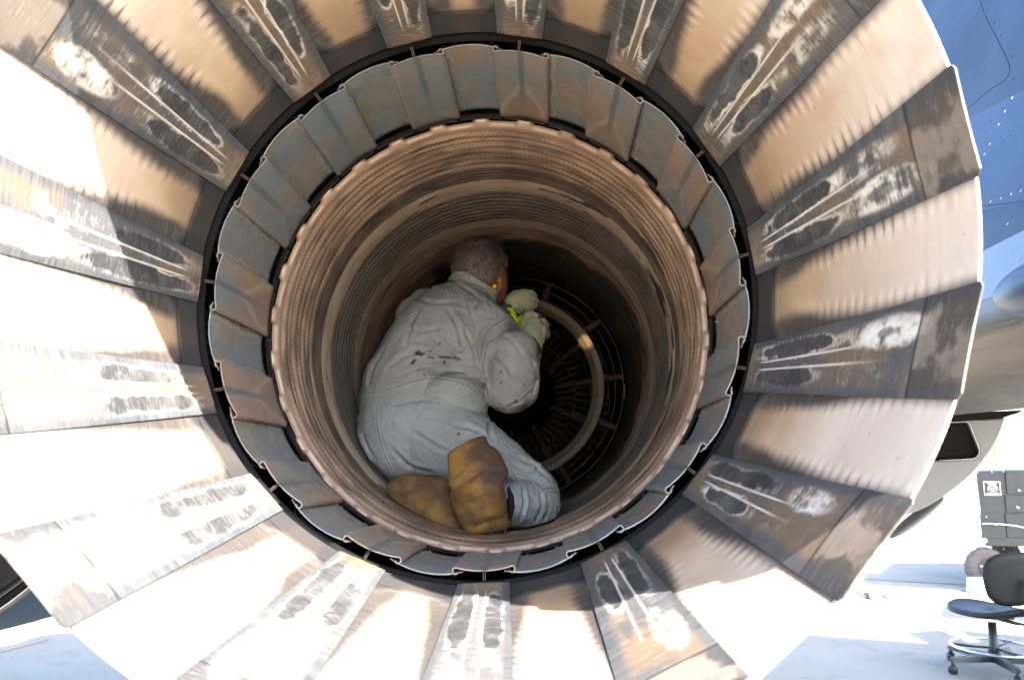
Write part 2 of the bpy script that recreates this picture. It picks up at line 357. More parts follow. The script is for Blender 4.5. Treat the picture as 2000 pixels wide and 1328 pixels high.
M = dict(
    seal=mat_tan_seal(), flap=mat_flap(), rib=mat_rib(), cflap=mat_conv('flap'), cseal=mat_conv('seal'),
    soot=plain('soot_and_shade_black', (.008, .008, .008), .95, 0, .25, 30, 0, .05), steel=plain('worn_steel', (.30, .285, .265), .32, .85), rivet=plain('bright_rivet', (.62, .61, .59), .35, .6),
    lip=mat_liner('liner_lip_tan', (.36, .235, .165), (.47, .33, .235), 0, stain=.25),
    la=mat_liner('liner_copper_tan', (.29, .185, .125), (.50, .345, .235), 260, .016, .75),
    lb=mat_liner('liner_dark_perforated', (.055, .040, .032), (.20, .14, .098), 300, .0125, .5),
    lc=mat_liner('liner_tan_band', (.46, .345, .235), (.58, .45, .32), 0, stain=.35, burn=.95),
    ld=mat_liner('liner_grooved_brown', (.125, .095, .079), (.20, .155, .128), 240, .0315, .4),
    le=mat_liner('liner_dotted_tan', (.36, .26, .19), (.48, .355, .26), 200, .03, .3),
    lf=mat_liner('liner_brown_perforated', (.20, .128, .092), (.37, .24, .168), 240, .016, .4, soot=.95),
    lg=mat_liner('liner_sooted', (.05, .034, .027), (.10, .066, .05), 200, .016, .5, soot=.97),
    ring=plain('gutter_bronze', (.105, .068, .044), .5, .3, .45, 12, 0, .3), vane=plain('dark_vane', (.06, .046, .037), .5, .4, .5, 12),
    cover=mat_coverall(), leather=mat_leather(), ground=mat_concrete(),
    thread=plain('seam_thread', (.36, .34, .31), .9), threadk=plain('dark_seam_thread', (.055, .052, .05), .9),  # threadk: dark thread of the stitches
    glove=plain('pale_work_glove', (.46, .43, .27), .85, 0, .22, 40, .003), yellow=plain('yellow_green_plastic', (.62, .68, .02), .45, 0, .1),
    plug=plain('yellow_foam', (.80, .80, .02), .7, 0, .05), black=plain('black_plastic', (.018, .018, .02), .42, 0, .3),
    vinyl=plain('black_vinyl', (.014, .014, .016), .55, 0, .3, 60, .001, .3), rubber=plain('grey_rubber', (.105, .09, .085), .85, 0, .35, 25, .003),
    chrome=plain('chrome_tube', (.75, .75, .76), .14, 1.0, .05), cart=plain('olive_grey_paint', (.022, .026, .027), .5, 0, .18, 9),
    white=plain('white_paint', (.72, .72, .70), .6, 0, .08), hub=plain('wheel_hub', (.05, .045, .042), .6, .2), brass=plain('brass_nut', (.55, .47, .3), .4, .7),
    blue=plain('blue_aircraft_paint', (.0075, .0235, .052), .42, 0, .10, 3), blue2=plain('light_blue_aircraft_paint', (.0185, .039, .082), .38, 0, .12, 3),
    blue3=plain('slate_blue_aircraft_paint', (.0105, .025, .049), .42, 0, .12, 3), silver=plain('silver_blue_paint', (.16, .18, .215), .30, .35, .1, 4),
    grey=plain('grey_aircraft_paint', (.118, .122, .130), .5, 0, .06, 5), cowl=None, skin=None, hair=None,
    yel=plain('yellow_marking', (.75, .60, .03), .6), hangar=plain('pale_hangar_cladding', (.55, .56, .57), .7, 0, .08, .3), bluegrey=plain('bluish_grey_steel', (.16, .19, .25), .6),
)
g = G('brushed_titanium_cowl', .36, .75); o_ = g.obj(); br = g.noise(g.vmul(o_, (6, 6, 220)), 1, 4, .6); nn = g.noise(o_, 3, 3)
c_ = g.mix(nn, (.105, .093, .079), (.165, .147, .125)); c_ = g.mix(g.step(br, .5, .75)*.5, c_, (.25, .215, .17)); g.col(c_); g.rough(g.step(br, .3, .7, .28, .5)); M['cowl'] = g.mat
g = G('weathered_skin', .5, 0, .4); p_ = g.pos(); n_ = g.noise(p_, 40, 4); g.col(g.mix(g.attr('scalp')*.85, g.mix(n_, (.24, .070, .045), (.38, .15, .10)), (.13, .085, .075))); g.bump(g.noise(p_, 160, 3), .002, .4)
g.p.inputs['Subsurface Weight'].default_value = .15; g.p.inputs['Subsurface Radius'].default_value = (.01, .004, .002); M['skin'] = g.mat
g = G('grey_brown_hair', .55, 0, .35); p_ = g.pos(); n_ = g.noise(g.vmul(p_, (150, 150, 50)), 1, 3); g.col(g.mix(g.step(n_, .35, .65), (.085, .062, .056), (.24, .205, .195))); M['hair'] = g.mat

# ------------------------------------------------------------------ apron and far background
bmg = bmesh.new()
joints_y = [-400, -60, -30, -12, -4.4, 1.6, 7.6-.0, 9.26, 15.2, 21, 40, 90, 400, 2500]
gx = [-2500, -300, -60, -20, -6, 0, 6, 12, 20, 60, 300, 2500]
vg = [[bmg.verts.new((x, y, 0)) for x in gx] for y in joints_y]
for j in range(len(joints_y)-1):
    for i in range(len(gx)-1): bmg.faces.new((vg[j][i], vg[j][i+1], vg[j+1][i+1], vg[j+1][i]))
ground = bm_obj('ground', bmg, M['ground']); ground['kind'] = 'structure'
# dark joint lines between the slabs
jm = plain('joint_filler', (.055, .05, .045), .9)
def strip_on_ground(p, q, w):
    p, q = np.array(p, float), np.array(q, float); d = (q-p)/np.linalg.norm(q-p); nrm = np.array([-d[1], d[0]])*w/2
    pts = [p+nrm, p-nrm, q-nrm, q+nrm]; pts2 = []
    o = mesh_obj('slab_joint', [(*a, .004) for a in pts], [(0, 1, 2, 3)], jm, ground); return o
a, b = atz(1690, 1131)[:2], atz(1900, 1143)[:2]; dj = (b-a)/np.linalg.norm(b-a)
strip_on_ground(a-dj*14, b+dj*14, .03)
nj = np.array([-dj[1], dj[0]])
strip_on_ground(a-dj*14+nj*6, b+dj*14+nj*6, .03)
a2, b2 = atz(0, 1234)[:2], atz(108, 1212)[:2]; d2 = (b2-a2)/np.linalg.norm(b2-a2); strip_on_ground(a2-d2*6, b2+d2*1.2, .04)
a3, b3 = atz(0, 1222)[:2], atz(100, 1205)[:2]; d3 = (b3-a3)/np.linalg.norm(b3-a3); strip_on_ground(a3-d3*6, b3+d3*1.0, .03)

hang = empty('hangar', at(2010, 889, 230)*[1, 1, 0], 'pale far hangar behind the dark ground cart', 'building')
hx, hy = hang.location.x, hang.location.y
def hpart(name, x0, x1, z0, z1, dep, mat, y0=0.0):
    return box(name, ((x0+x1)/2, y0+dep/2, (z0+z1)/2), (x1-x0, dep, z1-z0), mat, hang)
hpart('wall', -10, 60, 0, 14, 30, M['hangar'])
for k in range(9): hpart('door_panel', -8+7*k, -1.4+7*k, 0, 9.5, .4, M['white'], -.45)
hpart('roof', -11, 61, 14.0, 15.2, 32, M['bluegrey'], -1)
ypost = empty('striped_post', at(1944, 889, 205)*[1, 1, 0], 'yellow and black striped post far away beside the grey fairing', 'post')
for k in range(8): box('band', (0, 0, .21+.42*k), (.8, .8, .42), M['yel'] if k % 2 == 0 else M['black'], ypost)
fb = empty('container', at(1929, 889, 212)*[1, 1, 0], 'low blue grey container left of the far striped post', 'container')
box('body', (0, 0, .75), (3.4, 2, 1.3), M['bluegrey'], fb, bevel=.05); box('lid', (0, 0, 1.46), (3.5, 2.1, .12), M['cart'], fb)

# ------------------------------------------------------------------ the engine
ENG = empty('jet_engine', (0, 0, AX), 'open jet engine nozzle with splayed tan petals around a copper duct', 'jet engine')
PH = 2.2
angles = [-90 + PH + 24*k for k in range(15)]
def ring_copies(proto, angs, jitter=0.0):
    out = []
    for i, a in enumerate(angs):
        o = proto if i == 0 else copy(proto, ENG)
        j = [random.uniform(-1, 1)*math.radians(jitter) for _ in range(3)]
        o.rotation_mode = 'XYZ'
        o.rotation_euler = (Matrix.Rotation(-math.radians(a), 3, 'Y') @ Matrix.Rotation(j[0], 3, 'Y')).to_euler()
        o.scale = (1 + j[1]*.08, 1, 1)
        out.append(o)
    return out
LEN0, LEN1 = 1.238, .763
def divx(v): return .4715 + (.5625-.4715)*v + .003*math.sin(math.pi*v)
def divy(v): return LEN0 + (LEN1-LEN0)*v
# narrow divergent flaps that lie on top, with the dished rib down the middle
def flap_pt(u, v):
    s = 2*u-1; w = .0405 + (.0622-.0405)*v
    x = divx(v) - .0012*(1-s*s)*min(1, v*4)
    ep = .006*(abs(s) < .92)*max(0, (v-.97)/.03)
    return (x, divy(v) - ep, s*w)
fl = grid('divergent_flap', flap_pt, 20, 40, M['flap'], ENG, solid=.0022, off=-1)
def rib_pt(u, v):
    s = 2*u-1; vv = .01 + v*.82; w = .0042 + .0095*min(1, max(0, (vv-.1)/.75))
    if vv < .12: w = .0035 + .006*((.12-vv)/.12)
    h = .0020*math.sqrt(max(0, 1-s*s))*(min(1, v*14))*min(1, (1-v)*9)
    return (divx(vv) - .0008*min(1, vv*4) - h, divy(vv), s*w)
grid('rib', rib_pt, 8, 30, M['rib'], fl)
rv = []
for k in range(7):
    z = -.056 + .112*k/6; rv.append(([(divx(.995)-.0012, divy(1)+.001, z), (divx(.995)-.0002, divy(1)-.0026, z)], .0012))
multi_tube('rivet_row', rv, M['rivet'], fl, 6)
box('hinge_bracket', (.4735, 1.2455, 0), (.010, .014, .055), M['soot'], fl, bevel=.002)
multi_tube('hinge_link', [([(.4700, 1.250, dz), (.4530, 1.262, dz)], .0008) for dz in (-.0016, .0016)], M['ring'], fl, 6)
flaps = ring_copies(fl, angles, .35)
# wide tan seals behind them
def seal_pt(u, v):
    s = 2*u-1; hw = math.radians(9.2 - 1.6*v); R = divx(v) + .0062 - .0012*v
    t = s*hw
    return (R*math.cos(t), LEN0 + .004 + (LEN1+.002-LEN0)*v, R*math.sin(t))
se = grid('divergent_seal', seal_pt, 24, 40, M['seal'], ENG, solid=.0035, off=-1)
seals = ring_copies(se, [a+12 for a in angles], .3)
# convergent flaps with rolled side edges
def conv_section(hw, R, curl, bow=0.0):
    pts = []; n = 14
    for i in range(n+1):
        t = -hw + 2*hw*i/n; q = R + bow*(1-(t/hw)**2); pts.append((q*math.cos(t), q*math.sin(t)))
    if curl:
        def roll(sgn):
            out = []; t = sgn*hw; px, pz = R*math.cos(t), R*math.sin(t); cr = .0062
            for k in range(1, 8):
                a = math.radians(235*k/7); out.append((px + cr*(1-math.cos(a)), pz + sgn*cr*math.sin(a)))
            return out
        pts = list(reversed(roll(-1))) + pts + roll(1)
    return pts
def conv_obj(name, hw0, hw1, R0, R1, y0, y1, curl, mat, bulge):
    nv = 16; vs, uv, fs = [], [], []
    for j in range(nv+1):
        v = j/nv; hw = math.radians(hw0+(hw1-hw0)*v); R = R0 + (R1-R0)*v - bulge*math.sin(math.pi*v)
        if v > .93: R += (.006 if curl else .010)*((v-.93)/.07)
        sec = conv_section(hw, R, curl, (.004 if curl else .008)*(1-.6*v)); n = len(sec)
        for i, (x, z) in enumerate(sec):
            vs.append((x, y0+(y1-y0)*v, z)); uv.append((i/(n-1), v))
    for j in range(nv):
        for i in range(n-1): fs.append((j*n+i, j*n+i+1, (j+1)*n+i+1, (j+1)*n+i))
    o = mesh_obj(name, vs, fs, mat, ENG, uv, True)
    md = o.modifiers.new('thickness', 'SOLIDIFY'); md.thickness = .0022; md.offset = -1
    ms = o.modifiers.new('edges', 'EDGE_SPLIT'); ms.split_angle = .9
    return o
cf = conv_obj('convergent_flap', 5.9, 6.1, .4490, .4615, 1.262, 1.566, True, M['cflap'], .003)
conv_flaps = ring_copies(cf, angles, .35)
cs = conv_obj('convergent_seal', 7.6, 7.4, .4560, .4700, 1.266, 1.562, False, M['cseal'], -.002)
brs = plain('dark_spring_steel', (.018, .017, .016), .5, .3)
zz = []
for k in range(13):
    t = math.radians(-6.2 + 12.4*k/12); R = .463 if k % 2 == 0 else .474; zz.append((R*math.cos(t), 1.272, R*math.sin(t)))
multi_tube('zigzag_spring', [(zz, .0005)], brs, cs, 4)
rvp = []
for t in (-3.6, 3.6):
    t = math.radians(t); R = .4688; rvp.append(([(R*math.cos(t), 1.527, R*math.sin(t)), ((R+.006)*math.cos(t), 1.527, (R+.006)*math.sin(t))], .0032))
multi_tube('rivet_row', rvp, M['cseal'], cs, 7)
conv_seals = ring_copies(cs, [a+12 for a in angles], .35)
# black gaps: throat cavity and the space behind the convergent flaps
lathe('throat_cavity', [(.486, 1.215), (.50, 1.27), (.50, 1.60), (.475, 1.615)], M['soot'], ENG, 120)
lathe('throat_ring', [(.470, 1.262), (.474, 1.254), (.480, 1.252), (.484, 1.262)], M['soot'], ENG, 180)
# dark bent tabs between flaps and liner
def tab_pt(u, v):
    s = 2*u-1; t = math.radians(5.5*s); prof = [(.4700, 1.560), (.4670, 1.568), (.4670, 1.578), (.472, 1.587)]
    k = v*3; i = min(2, int(k)); f_ = k-i; r = prof[i][0]*(1-f_)+prof[i+1][0]*f_; y = prof[i][1]*(1-f_)+prof[i+1][1]*f_
    return (r*math.cos(t), y, r*math.sin(t))
tb = grid('hinge_tab', tab_pt, 8, 9, plain('sooted_steel', (.018, .015, .014), .45, .3, .5, 40), ENG, solid=.002, off=-1)
ring_copies(tb, [-90+PH+12*k for k in range(30)])
# scalloped lip of the liner
def lipmod(a, j):
    ph = (math.degrees(a) - PH + 90)/12 % 1.0
    sq = 1/(1+math.exp(-(abs(ph-.5)-.33)*60))
    return (-.015*sq*(1 if j < 3 else 0)) + .002*math.sin(7*a+1)*(j < 3)
lathe('liner_lip', [(.470, 1.598), (.4640, 1.596), (.4590, 1.598), (.4580, 1.606), (.4600, 1.624)], M['lip'], ENG, 720, lipmod)
def band(name, y0, y1, mat, n=0, depth=.004, r=.46, kind='groove'):
    prof = []
    if n == 0:
        prof = [(r, y0), (r-.001, y0+.006), (r-.001, y1-.006), (r, y1)]
    else:
        w = (y1-y0)/n
        for k in range(n):
            for f_ in ((0, .06, .16, .3, .5, .7, .84, .94) if kind == 'groove' else (0, .04, .2, .5, .86, .94)):
                y = y0 + (k+f_)*w
                if kind == 'groove': rr = r - .0005 + depth*max(0, 1-min(f_, 1-f_)/.16)
                else: rr = r - depth*(f_/.86 if f_ <= .86 else (1-f_)/.14)
                prof.append((rr, y))
        prof.append((r, y1))
    return lathe(name, prof, mat, ENG, 256)
band('liner_band', 1.624, 1.675, M['la'], 2, .006, kind='step')
band('liner_band', 1.675, 1.835, M['la'], 5, .009, kind='step')
band('liner_band', 1.835, 1.937, M['lb'], 5, .008)
band('liner_band', 1.937, 2.028, M['lc'])
band('liner_band', 2.028, 2.280, M['ld'], 8, .014)
band('liner_band', 2.280, 2.370, M['le'], 1, .004, kind='step')
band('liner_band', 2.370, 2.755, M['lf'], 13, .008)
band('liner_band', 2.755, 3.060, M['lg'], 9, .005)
lathe('rear_casing', [(.46, 3.06), (.462, 3.40), (.45, 3.9), (.12, 3.95)], M['soot'], ENG, 96)
lathe('outer_casing', [(.52, 1.27), (.56, 1.45), (.60, 1.7), (.60, 4.2), (.0, 4.3)], M['cart'], ENG, 96)
def shroud_pt(u, v):
    a = math.radians(-90+PH+24*15*u); return None
# outer covers: one plate behind every divergent seal so the nozzle also reads from outside
def ext_pt(u, v):
    t = math.radians((2*u-1)*11.6); R = .60 + (divx(.90)+.012-.60)*v
    return (R*math.cos(t), 1.30 + (.84-1.30)*v, R*math.sin(t))
ex = grid('external_flap', ext_pt, 8, 6, M['cowl'], ENG, solid=.003, off=-1)
ring_copies(ex, [a+12 for a in angles])
# flame holder: gutter ring, outer and inner struts, fuel rings
RY = 3.05
def ring_sec(R0, R1, y, name, mat, dep=.05):
    prof = [(R0+.004, y+dep), (R0, y), (R0+.0012, y-.005), (R0+.004, y-.002), ((R0+R1)/2, y+.001), (R1-.004, y-.002), (R1-.0012, y-.005), (R1, y), (R1-.004, y+dep)]
    return lathe(name, prof, mat, ENG, 260, smooth=False)
gut = ring_sec(.3235, .3745, RY, 'gutter_ring', M['ring'])
def radial_bar(name, ang, r0, r1, w, y0, y1, mat, parent, bend=0.0):
    a = math.radians(ang); c, s = math.cos(a), math.sin(a); V_ = []; n = 4
    vs, fs = [], []
    for i in range(n+1):
        f_ = i/n; r = r0+(r1-r0)*f_; y = y0+(y1-y0)*f_
        for (dw, dy) in ((-w, .002), (-w*.5, -.006), (w*.5, -.006), (w, .002), (w, .03), (-w, .03)):
            vs.append((r*c - dw*s, y+dy, r*s + dw*c))
    for i in range(n):
        for k in range(6): fs.append((i*6+k, i*6+(k+1) % 6, (i+1)*6+(k+1) % 6, (i+1)*6+k))
    fs += [tuple(range(5, -1, -1)), tuple(n*6+k for k in range(6))]
    return mesh_obj(name, vs, fs, mat, parent)
for a in (70, 37, 5, -22, -59, -92, -124, -156, 172, 138, 104):
    radial_bar('strut', a, .374, .452, .0125, RY-.002, RY+.03, M['ring'], gut)
for a in (31, 4, -25, -62, -93, -125, -156, 172, 138, 104, 66):
    radial_bar('strut', a, .175, .325, .0105, RY+.20, RY+.002, M['ring'], gut)
bracket = box('mixer_bracket', (.452*math.cos(math.radians(-3)), RY-.01, .452*math.sin(math.radians(-3))), (.006, .02, .06), M['ring'], gut)
for R, y in ((.452, RY+.01), (.425, RY+.06), (.397, RY+.09)):
    pr = [(R + .0022*math.cos(t), y + .0022*math.sin(t)) for t in np.linspace(0, 2*math.pi, 9)]
    lathe('fuel_ring', pr, M['ring'], gut, 180)
# tail cone and two rows of turbine vanes
lathe('tail_cone', [(.002, 3.33), (.05, 3.34), (.11, 3.40), (.165, 3.52), (.19, 3.75), (.19, 3.92)], M['soot'], ENG, 80)
for (r0, r1, y, n, tw) in ((.195, .275, 3.62, 48, .5), (.28, .355, 3.62, 60, -.45), (.36, .445, 3.66, 72, .4)):
    lathe('vane_shroud', [(r1+.001, y-.03), (r1+.004, y-.034), (r1+.007, y-.03), (r1+.007, y+.06)], M['vane'], ENG, 120)
    vs = []
    for i, (r, t) in enumerate(((r0, tw*1.1), (r1, tw*.8))):
        for f_ in (-1, 1):
            for th in (-.0018, .0018):
                vs.append((r, y + f_*.022 + 0*th, f_*math.tan(t)*.022 + th))
    pv = mesh_obj('turbine_vane', vs, [(0, 1, 3, 2), (4, 6, 7, 5), (0, 4, 5, 1), (2, 3, 7, 6), (0, 2, 6, 4), (1, 5, 7, 3)], M['vane'], ENG)
    ring_copies(pv, [360*k/n for k in range(n)])

# ------------------------------------------------------------------ the aircraft around it
AC = empty('aircraft', (1.5, 2.6, 0), 'blue and bare metal jet aircraft tail carrying the open nozzle', 'aircraft')
def rel(P): return np.asarray(P) - np.array([1.5, 2.6, 0])
lines = [((1877, -150), (2000, -215), 1.95), ((1877, 240), (2000, 175), 1.58), ((1900, 415), (2000, 395), 1.44), ((1900, 500), (2000, 450), 1.39), ((1905, 592), (2000, 556), 1.37), ((1870, 808), (2000, 795), 1.60)]
def ly(i, px): (a, b), (c, d), _ = lines[i]; return b + (d-b)*(px-a)/(c-a)
def boom_pt(px, i, f_, off=0.0):
    A = atx(px, ly(i, px), lines[i][2]); B = atx(px, ly(i+1, px), lines[i+1][2]); P = A*(1-f_)+B*f_
    if i == 4: P = P + np.array([-.10, 0, 0])*math.sin(math.pi*f_)*.9
    if i == 0: P = P + np.array([-.05, 0, 0])*math.sin(math.pi*f_)
    dd = CP-P; return P + dd/np.linalg.norm(dd)*off
def boom_hit(px, py, off=.004):
    for i in range(5):
        y0, y1 = ly(i, px), ly(i+1, px)
        if y0 <= py <= y1: return boom_pt(px, i, (py-y0)/(y1-y0), off + .002*(4-i))
    return boom_pt(px, 0, 0, off)
PXA, PXB = 1640, 2420
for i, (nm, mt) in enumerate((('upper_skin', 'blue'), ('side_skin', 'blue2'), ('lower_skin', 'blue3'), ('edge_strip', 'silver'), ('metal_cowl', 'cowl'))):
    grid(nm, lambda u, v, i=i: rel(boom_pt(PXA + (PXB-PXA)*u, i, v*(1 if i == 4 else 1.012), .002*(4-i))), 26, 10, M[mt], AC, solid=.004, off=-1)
# far sides of the boom give it a body
def back(u, v, i, top):
    P = boom_pt(PXA+(PXB-PXA)*u, i, 0.0 if top else 1.0); return rel(P + np.array([1.1*v, 0, (-.3 if top else .15)*v]))
grid('top_skin', lambda u, v: back(u, v, 0, True), 20, 4, M['blue'], AC, solid=.004)
grid('belly_skin', lambda u, v: back(u, v, 4, False), 20, 4, M['cowl'], AC, solid=.004)
# raised access panel with its rounded corner, seams and fasteners
groove = plain('seam_dark', (.003, .005, .010), .9)
def surf_line(name, pts, r, mat): return tube(name, [rel(boom_hit(*p, .0052)) for p in pts], r, mat, AC, 5)
corner = spline([(1925, -40), (1948, 40), (1968, 90), (1981, 125), (1983, 145), (1972, 162), (1940, 182), (1900, 212), (1880, 226), (1850, 248)], 6)
surf_line('panel_seam', corner, .0026, groove)
surf_line('panel_seam', spline([(1880, 409), (1940, 402), (2060, 386)], 6), .0024, groove)
surf_line('panel_seam', spline([(1905, 325), (1920, 300), (1985, 268), (2060, 235)], 6), .0010, groove)
surf_line('panel_seam', spline([(1955, 190), (1967, 201)], 4), .0014, groove)
fast = mesh_obj('fastener', *[x for x in (lambda t: (t[0], t[1]))(tube_data([(0, 0, 0), (0, 0, .002)], .0048, 8))], M['rivet'], AC)
spots = [(1979, 193), (1965, 221), (1953, 248), (1935, 287), (1925, 307), (1907, 345), (1901, 407), (1918, 401), (1937, 396), (1957, 390), (1977, 382), (1996, 376), (1915, 451), (1970, 439), (1966, 514), (1990, 506)]
dark = [(1951, 18), (1960, 40), (1969, 64), (1979, 86), (1993, 122), (1988, 160), (1938, 238), (1928, 262), (1912, 275), (1906, 285), (1962, 280), (1978, 270), (1900, 311)]
for k, (px, py) in enumerate(spots+dark):
    o = fast if k == 0 else copy(fast, AC)
    P = boom_hit(px, py, .004); nrm = Vector(CP-P).normalized() + Vector((-.8, -.1, .2)); o.location = rel(P)
    o.rotation_euler = nrm.to_track_quat('Z', 'Y').to_euler()
    if k >= len(spots):
        if k == len(spots): dm = fast.data.copy(); dm.materials[0] = groove
        o.data = dm; o.scale = (1.1, .45, 1)
# bulged blister fairing at the edge of the picture
def blister(u, v):
    c = atx(2052, 556, 1.33); a = 2*math.pi*u; r = math.sin(math.pi*v); 
    return rel(c + np.array([.07*r*math.cos(a), -.20*math.cos(math.pi*v), .070*r*math.sin(a)]))
grid('blister_fairing', blister, 24, 16, M['blue2'], AC)
# black block standing in for gap shade, and grey fairing with a rounded opening
YD = 3.35
P_ = lambda px, py, Y=YD: rel(at(px, py, Y))
extrude_poly('gap_shade_block', [P_(1700, 812, 3.30), (P_(1998, 801, 3.30)), P_(1990, 806, 3.30), P_(1958, 817, 3.30), P_(1700, 834, 3.30)], (0, .5, 0), M['soot'], AC)
outl = spline([(1965, 816), (1954, 846), (1938, 876), (1908, 916), (1868, 952), (1822, 984), (1776, 1004), (1700, 1022)], 6)
hole = [(1842, 825), (1886, 823.5), (1891, 825), (1894, 830), (1912, 875), (1913, 882), (1911, 889), (1905, 894), (1898, 896), (1880, 897), (1835, 899), (1760, 903), (1760, 828)]
extrude_poly('grey_fairing', [P_(1640, 826)] + [P_(*q) for q in outl] + [P_(1640, 1026)], (.05, .55, 0), M['grey'], AC, bevel=.008, holes=[[P_(*q) for q in hole]])
extrude_poly('opening_shade_plate', [P_(*q, YD+.02) for q in hole], (0, .012, 0), M['soot'], AC)  # black plate paints the shade inside the opening
multi_tube('opening_rim', [([P_(*q, YD-.004) for q in hole[:11]], .0028)], M['steel'], AC)
multi_tube('hinge', [([P_(1872, 821, 3.32), P_(1874, 814, 3.32), P_(1882, 811, 3.32), P_(1898, 810, 3.32)], .004), ([P_(1880, 820, 3.31), P_(1884, 817, 3.31), P_(1896, 816, 3.31)], .003), ([P_(1896, 820, 3.31), P_(1901, 818, 3.31), P_(1906, 821, 3.31)], .003)], M['steel'], AC)
def pod(u, v):
    c = at(1790, 1010, 3.6); a = 2*math.pi*u; r = math.sin(math.pi*v)**.8
    d = np.array([.115, -.02, .085])
    return rel(c + d*(-math.cos(math.pi*v)) + np.array([.02*math.cos(a)*r, .05*math.sin(a)*r, .040*r*math.cos(a)]))
grid('ventral_pod', pod, 20, 18, M['grey'], AC)
# unseen stabilator and added shade blockers overhead, outlines projected up from their ground shadows
SH = SUN/SUN[2]
def overhead(name, pts, z): extrude_poly(name, [rel(np.array([x, y, 0]) + SH*z) for x, y in pts], (0, 0, .06), M['grey'], AC)
overhead('stabilator', [(1.62, 5.34), (2.38, 6.61), (3.22, 6.34), (3.21, 6.69), (3.53, 6.80), (3.53, 6.40), (3.66, 6.40), (3.71, 6.80), (4.09, 6.64), (5.6, 6.1), (5.6, 3.6), (.6, 3.6)], 2.25)
overhead('strip_shade_blocker', [(4.09, 7.82), (3.81, 7.30), (4.44, 7.20), (6.2, 6.95), (6.2, 7.55)], 2.6)  # added plank, casts the narrow shadow strip on the apron
overhead('cart_shade_blocker', [(3.85, 9.05), (4.2, 9.9), (9, 9.9), (9, 8.45), (5.2, 8.55)], 2.6)  # added plate that keeps the sun off the cart
overhead('left_shade_blocker', [(-2.55, 5.19), (-3.77, 6.39), (-4.07, 5.97), (-7.0, 4.9), (-7.0, 2.4), (-1.2, 2.4)], 2.6)  # added plate on the left, casts the lower left ground shadow
# neighbouring nozzle on the left
LN = empty('exhaust_nozzle', (-1.76, 2.0, AX), 'dark brown neighbouring nozzle at the lower left edge of the picture', 'jet engine')
brn = plain('burnt_brown_metal', (.055, .042, .036), .5, .4, .3, 6)
lathe('rim', [(.8145, .03), (.812, .0), (.809, .0), (.806, .03)], M['steel'], LN, 160)
lathe('seal_band', [(.815, .05), (.79, .03), (.75, .07), (.75, .14)], M['soot'], LN, 120)
def lpet(u, v):
    t = math.radians((2*u-1)*11.9); R = .775 - .25*v; return (R*math.cos(t), .03+.55*v, R*math.sin(t))
lp = grid('petal', lpet, 6, 6, brn, LN, solid=.004, off=-1)
for k in range(15):
    o = lp if k == 0 else copy(lp, LN); o.rotation_euler = (0, math.radians(24*k), 0)
lathe('throat', [(.53, .57), (.5, .8), (.45, 1.6), (.0, 1.7)], M['soot'], LN, 80)
lathe('outer_shell', [(.815, .03), (.84, .5), (.86, 2.8), (.84, 3.0)], M['blue3'], LN, 96)

# ------------------------------------------------------------------ the person
ICO = {}
for _s in (2, 3):
    _b = bmesh.new(); bmesh.ops.create_icosphere(_b, subdivisions=_s, radius=1)
    ICO[_s] = (np.array([v.co[:] for v in _b.verts]), np.array([[v.index for v in f.verts] for f in _b.faces])); _b.free()
def spheres_mesh(sph, voxel, smooth_it=6, name='tmp'):
    VV, FF, b = [], [], 0
    for c, r in sph:
        tv, tf = ICO[3 if np.max(r) > .03 else 2]
        VV.append(tv*r + np.asarray(c)); FF.append(tf + b); b += len(tv)
    me = bpy.data.meshes.new(name); me.from_pydata(np.concatenate(VV), [], np.concatenate(FF).tolist())
    o = bpy.data.objects.new(name, me); COL.objects.link(o)
    md = o.modifiers.new('r', 'REMESH'); md.mode = 'VOXEL'; md.voxel_size = voxel
    ms = o.modifiers.new('s', 'SMOOTH'); ms.factor = .5; ms.iterations = smooth_it
    dg = bpy.context.evaluated_depsgraph_get(); dg.update()
    res = bpy.data.meshes.new_from_object(o.evaluated_get(dg)); bpy.data.objects.remove(o)
    return res
def PS(px, py, Y, r): return (at(px, py, Y), r*Y/F)
def chain(*nodes, n=5):
    out = []
    for a, b in zip(nodes[:-1], nodes[1:]):
        for k in range(n):
            t = k/n; out.append(PS(*[x*(1-t)+y*t for x, y in zip(a, b)]))
    out.append(PS(*nodes[-1])); return out
def finish(me, name, mat, parent, origin):
    me.name = name; me.materials.clear(); me.materials.append(mat); me.transform(Matrix.Translation(-Vector(origin)))
    me.polygons.foreach_set('use_smooth', [True]*len(me.polygons))
    o = bpy.data.objects.new(name, me); COL.objects.link(o); o.parent = parent; return o
PO = at(930, 1030, 2.0)
PER = empty('person', PO, 'person in grey coveralls kneeling inside the engine duct with brown boot covers', 'person')
# joints: (px, py, Y, radius in px)
pelvis = (800, 850, 2.15, 104); waist = (812, 762, 2.22, 106); chest = (862, 680, 2.28, 108); upper = (890, 630, 2.32, 84)
lsh = (842, 632, 2.37, 64); rsh = (965, 650, 2.24, 50); neck = (925, 572, 2.34, 36)
elbow = (1000, 752, 2.16, 55); wrist = (1040, 692, 2.38, 17)
rhip = (850, 850, 2.12, 92); rknee = (1036, 968, 1.98, 58); rank = (985, 985, 1.86, 40)
lknee = (900, 960, 2.35, 55); lank = (850, 975, 2.0, 42)
body = (chain(pelvis, waist, chest, upper) + chain(upper, lsh) + chain(upper, rsh) + chain(upper, neck)
        + chain(rsh, (982, 700, 2.17, 54), elbow, wrist) + chain(lsh, (900, 690, 2.62, 42), (985, 600, 2.55, 24))
        + chain(rhip, (935, 900, 2.03, 76), rknee, (1040, 985, 1.95, 52), rank) + chain(pelvis, (850, 900, 2.25, 80), lknee, lank))
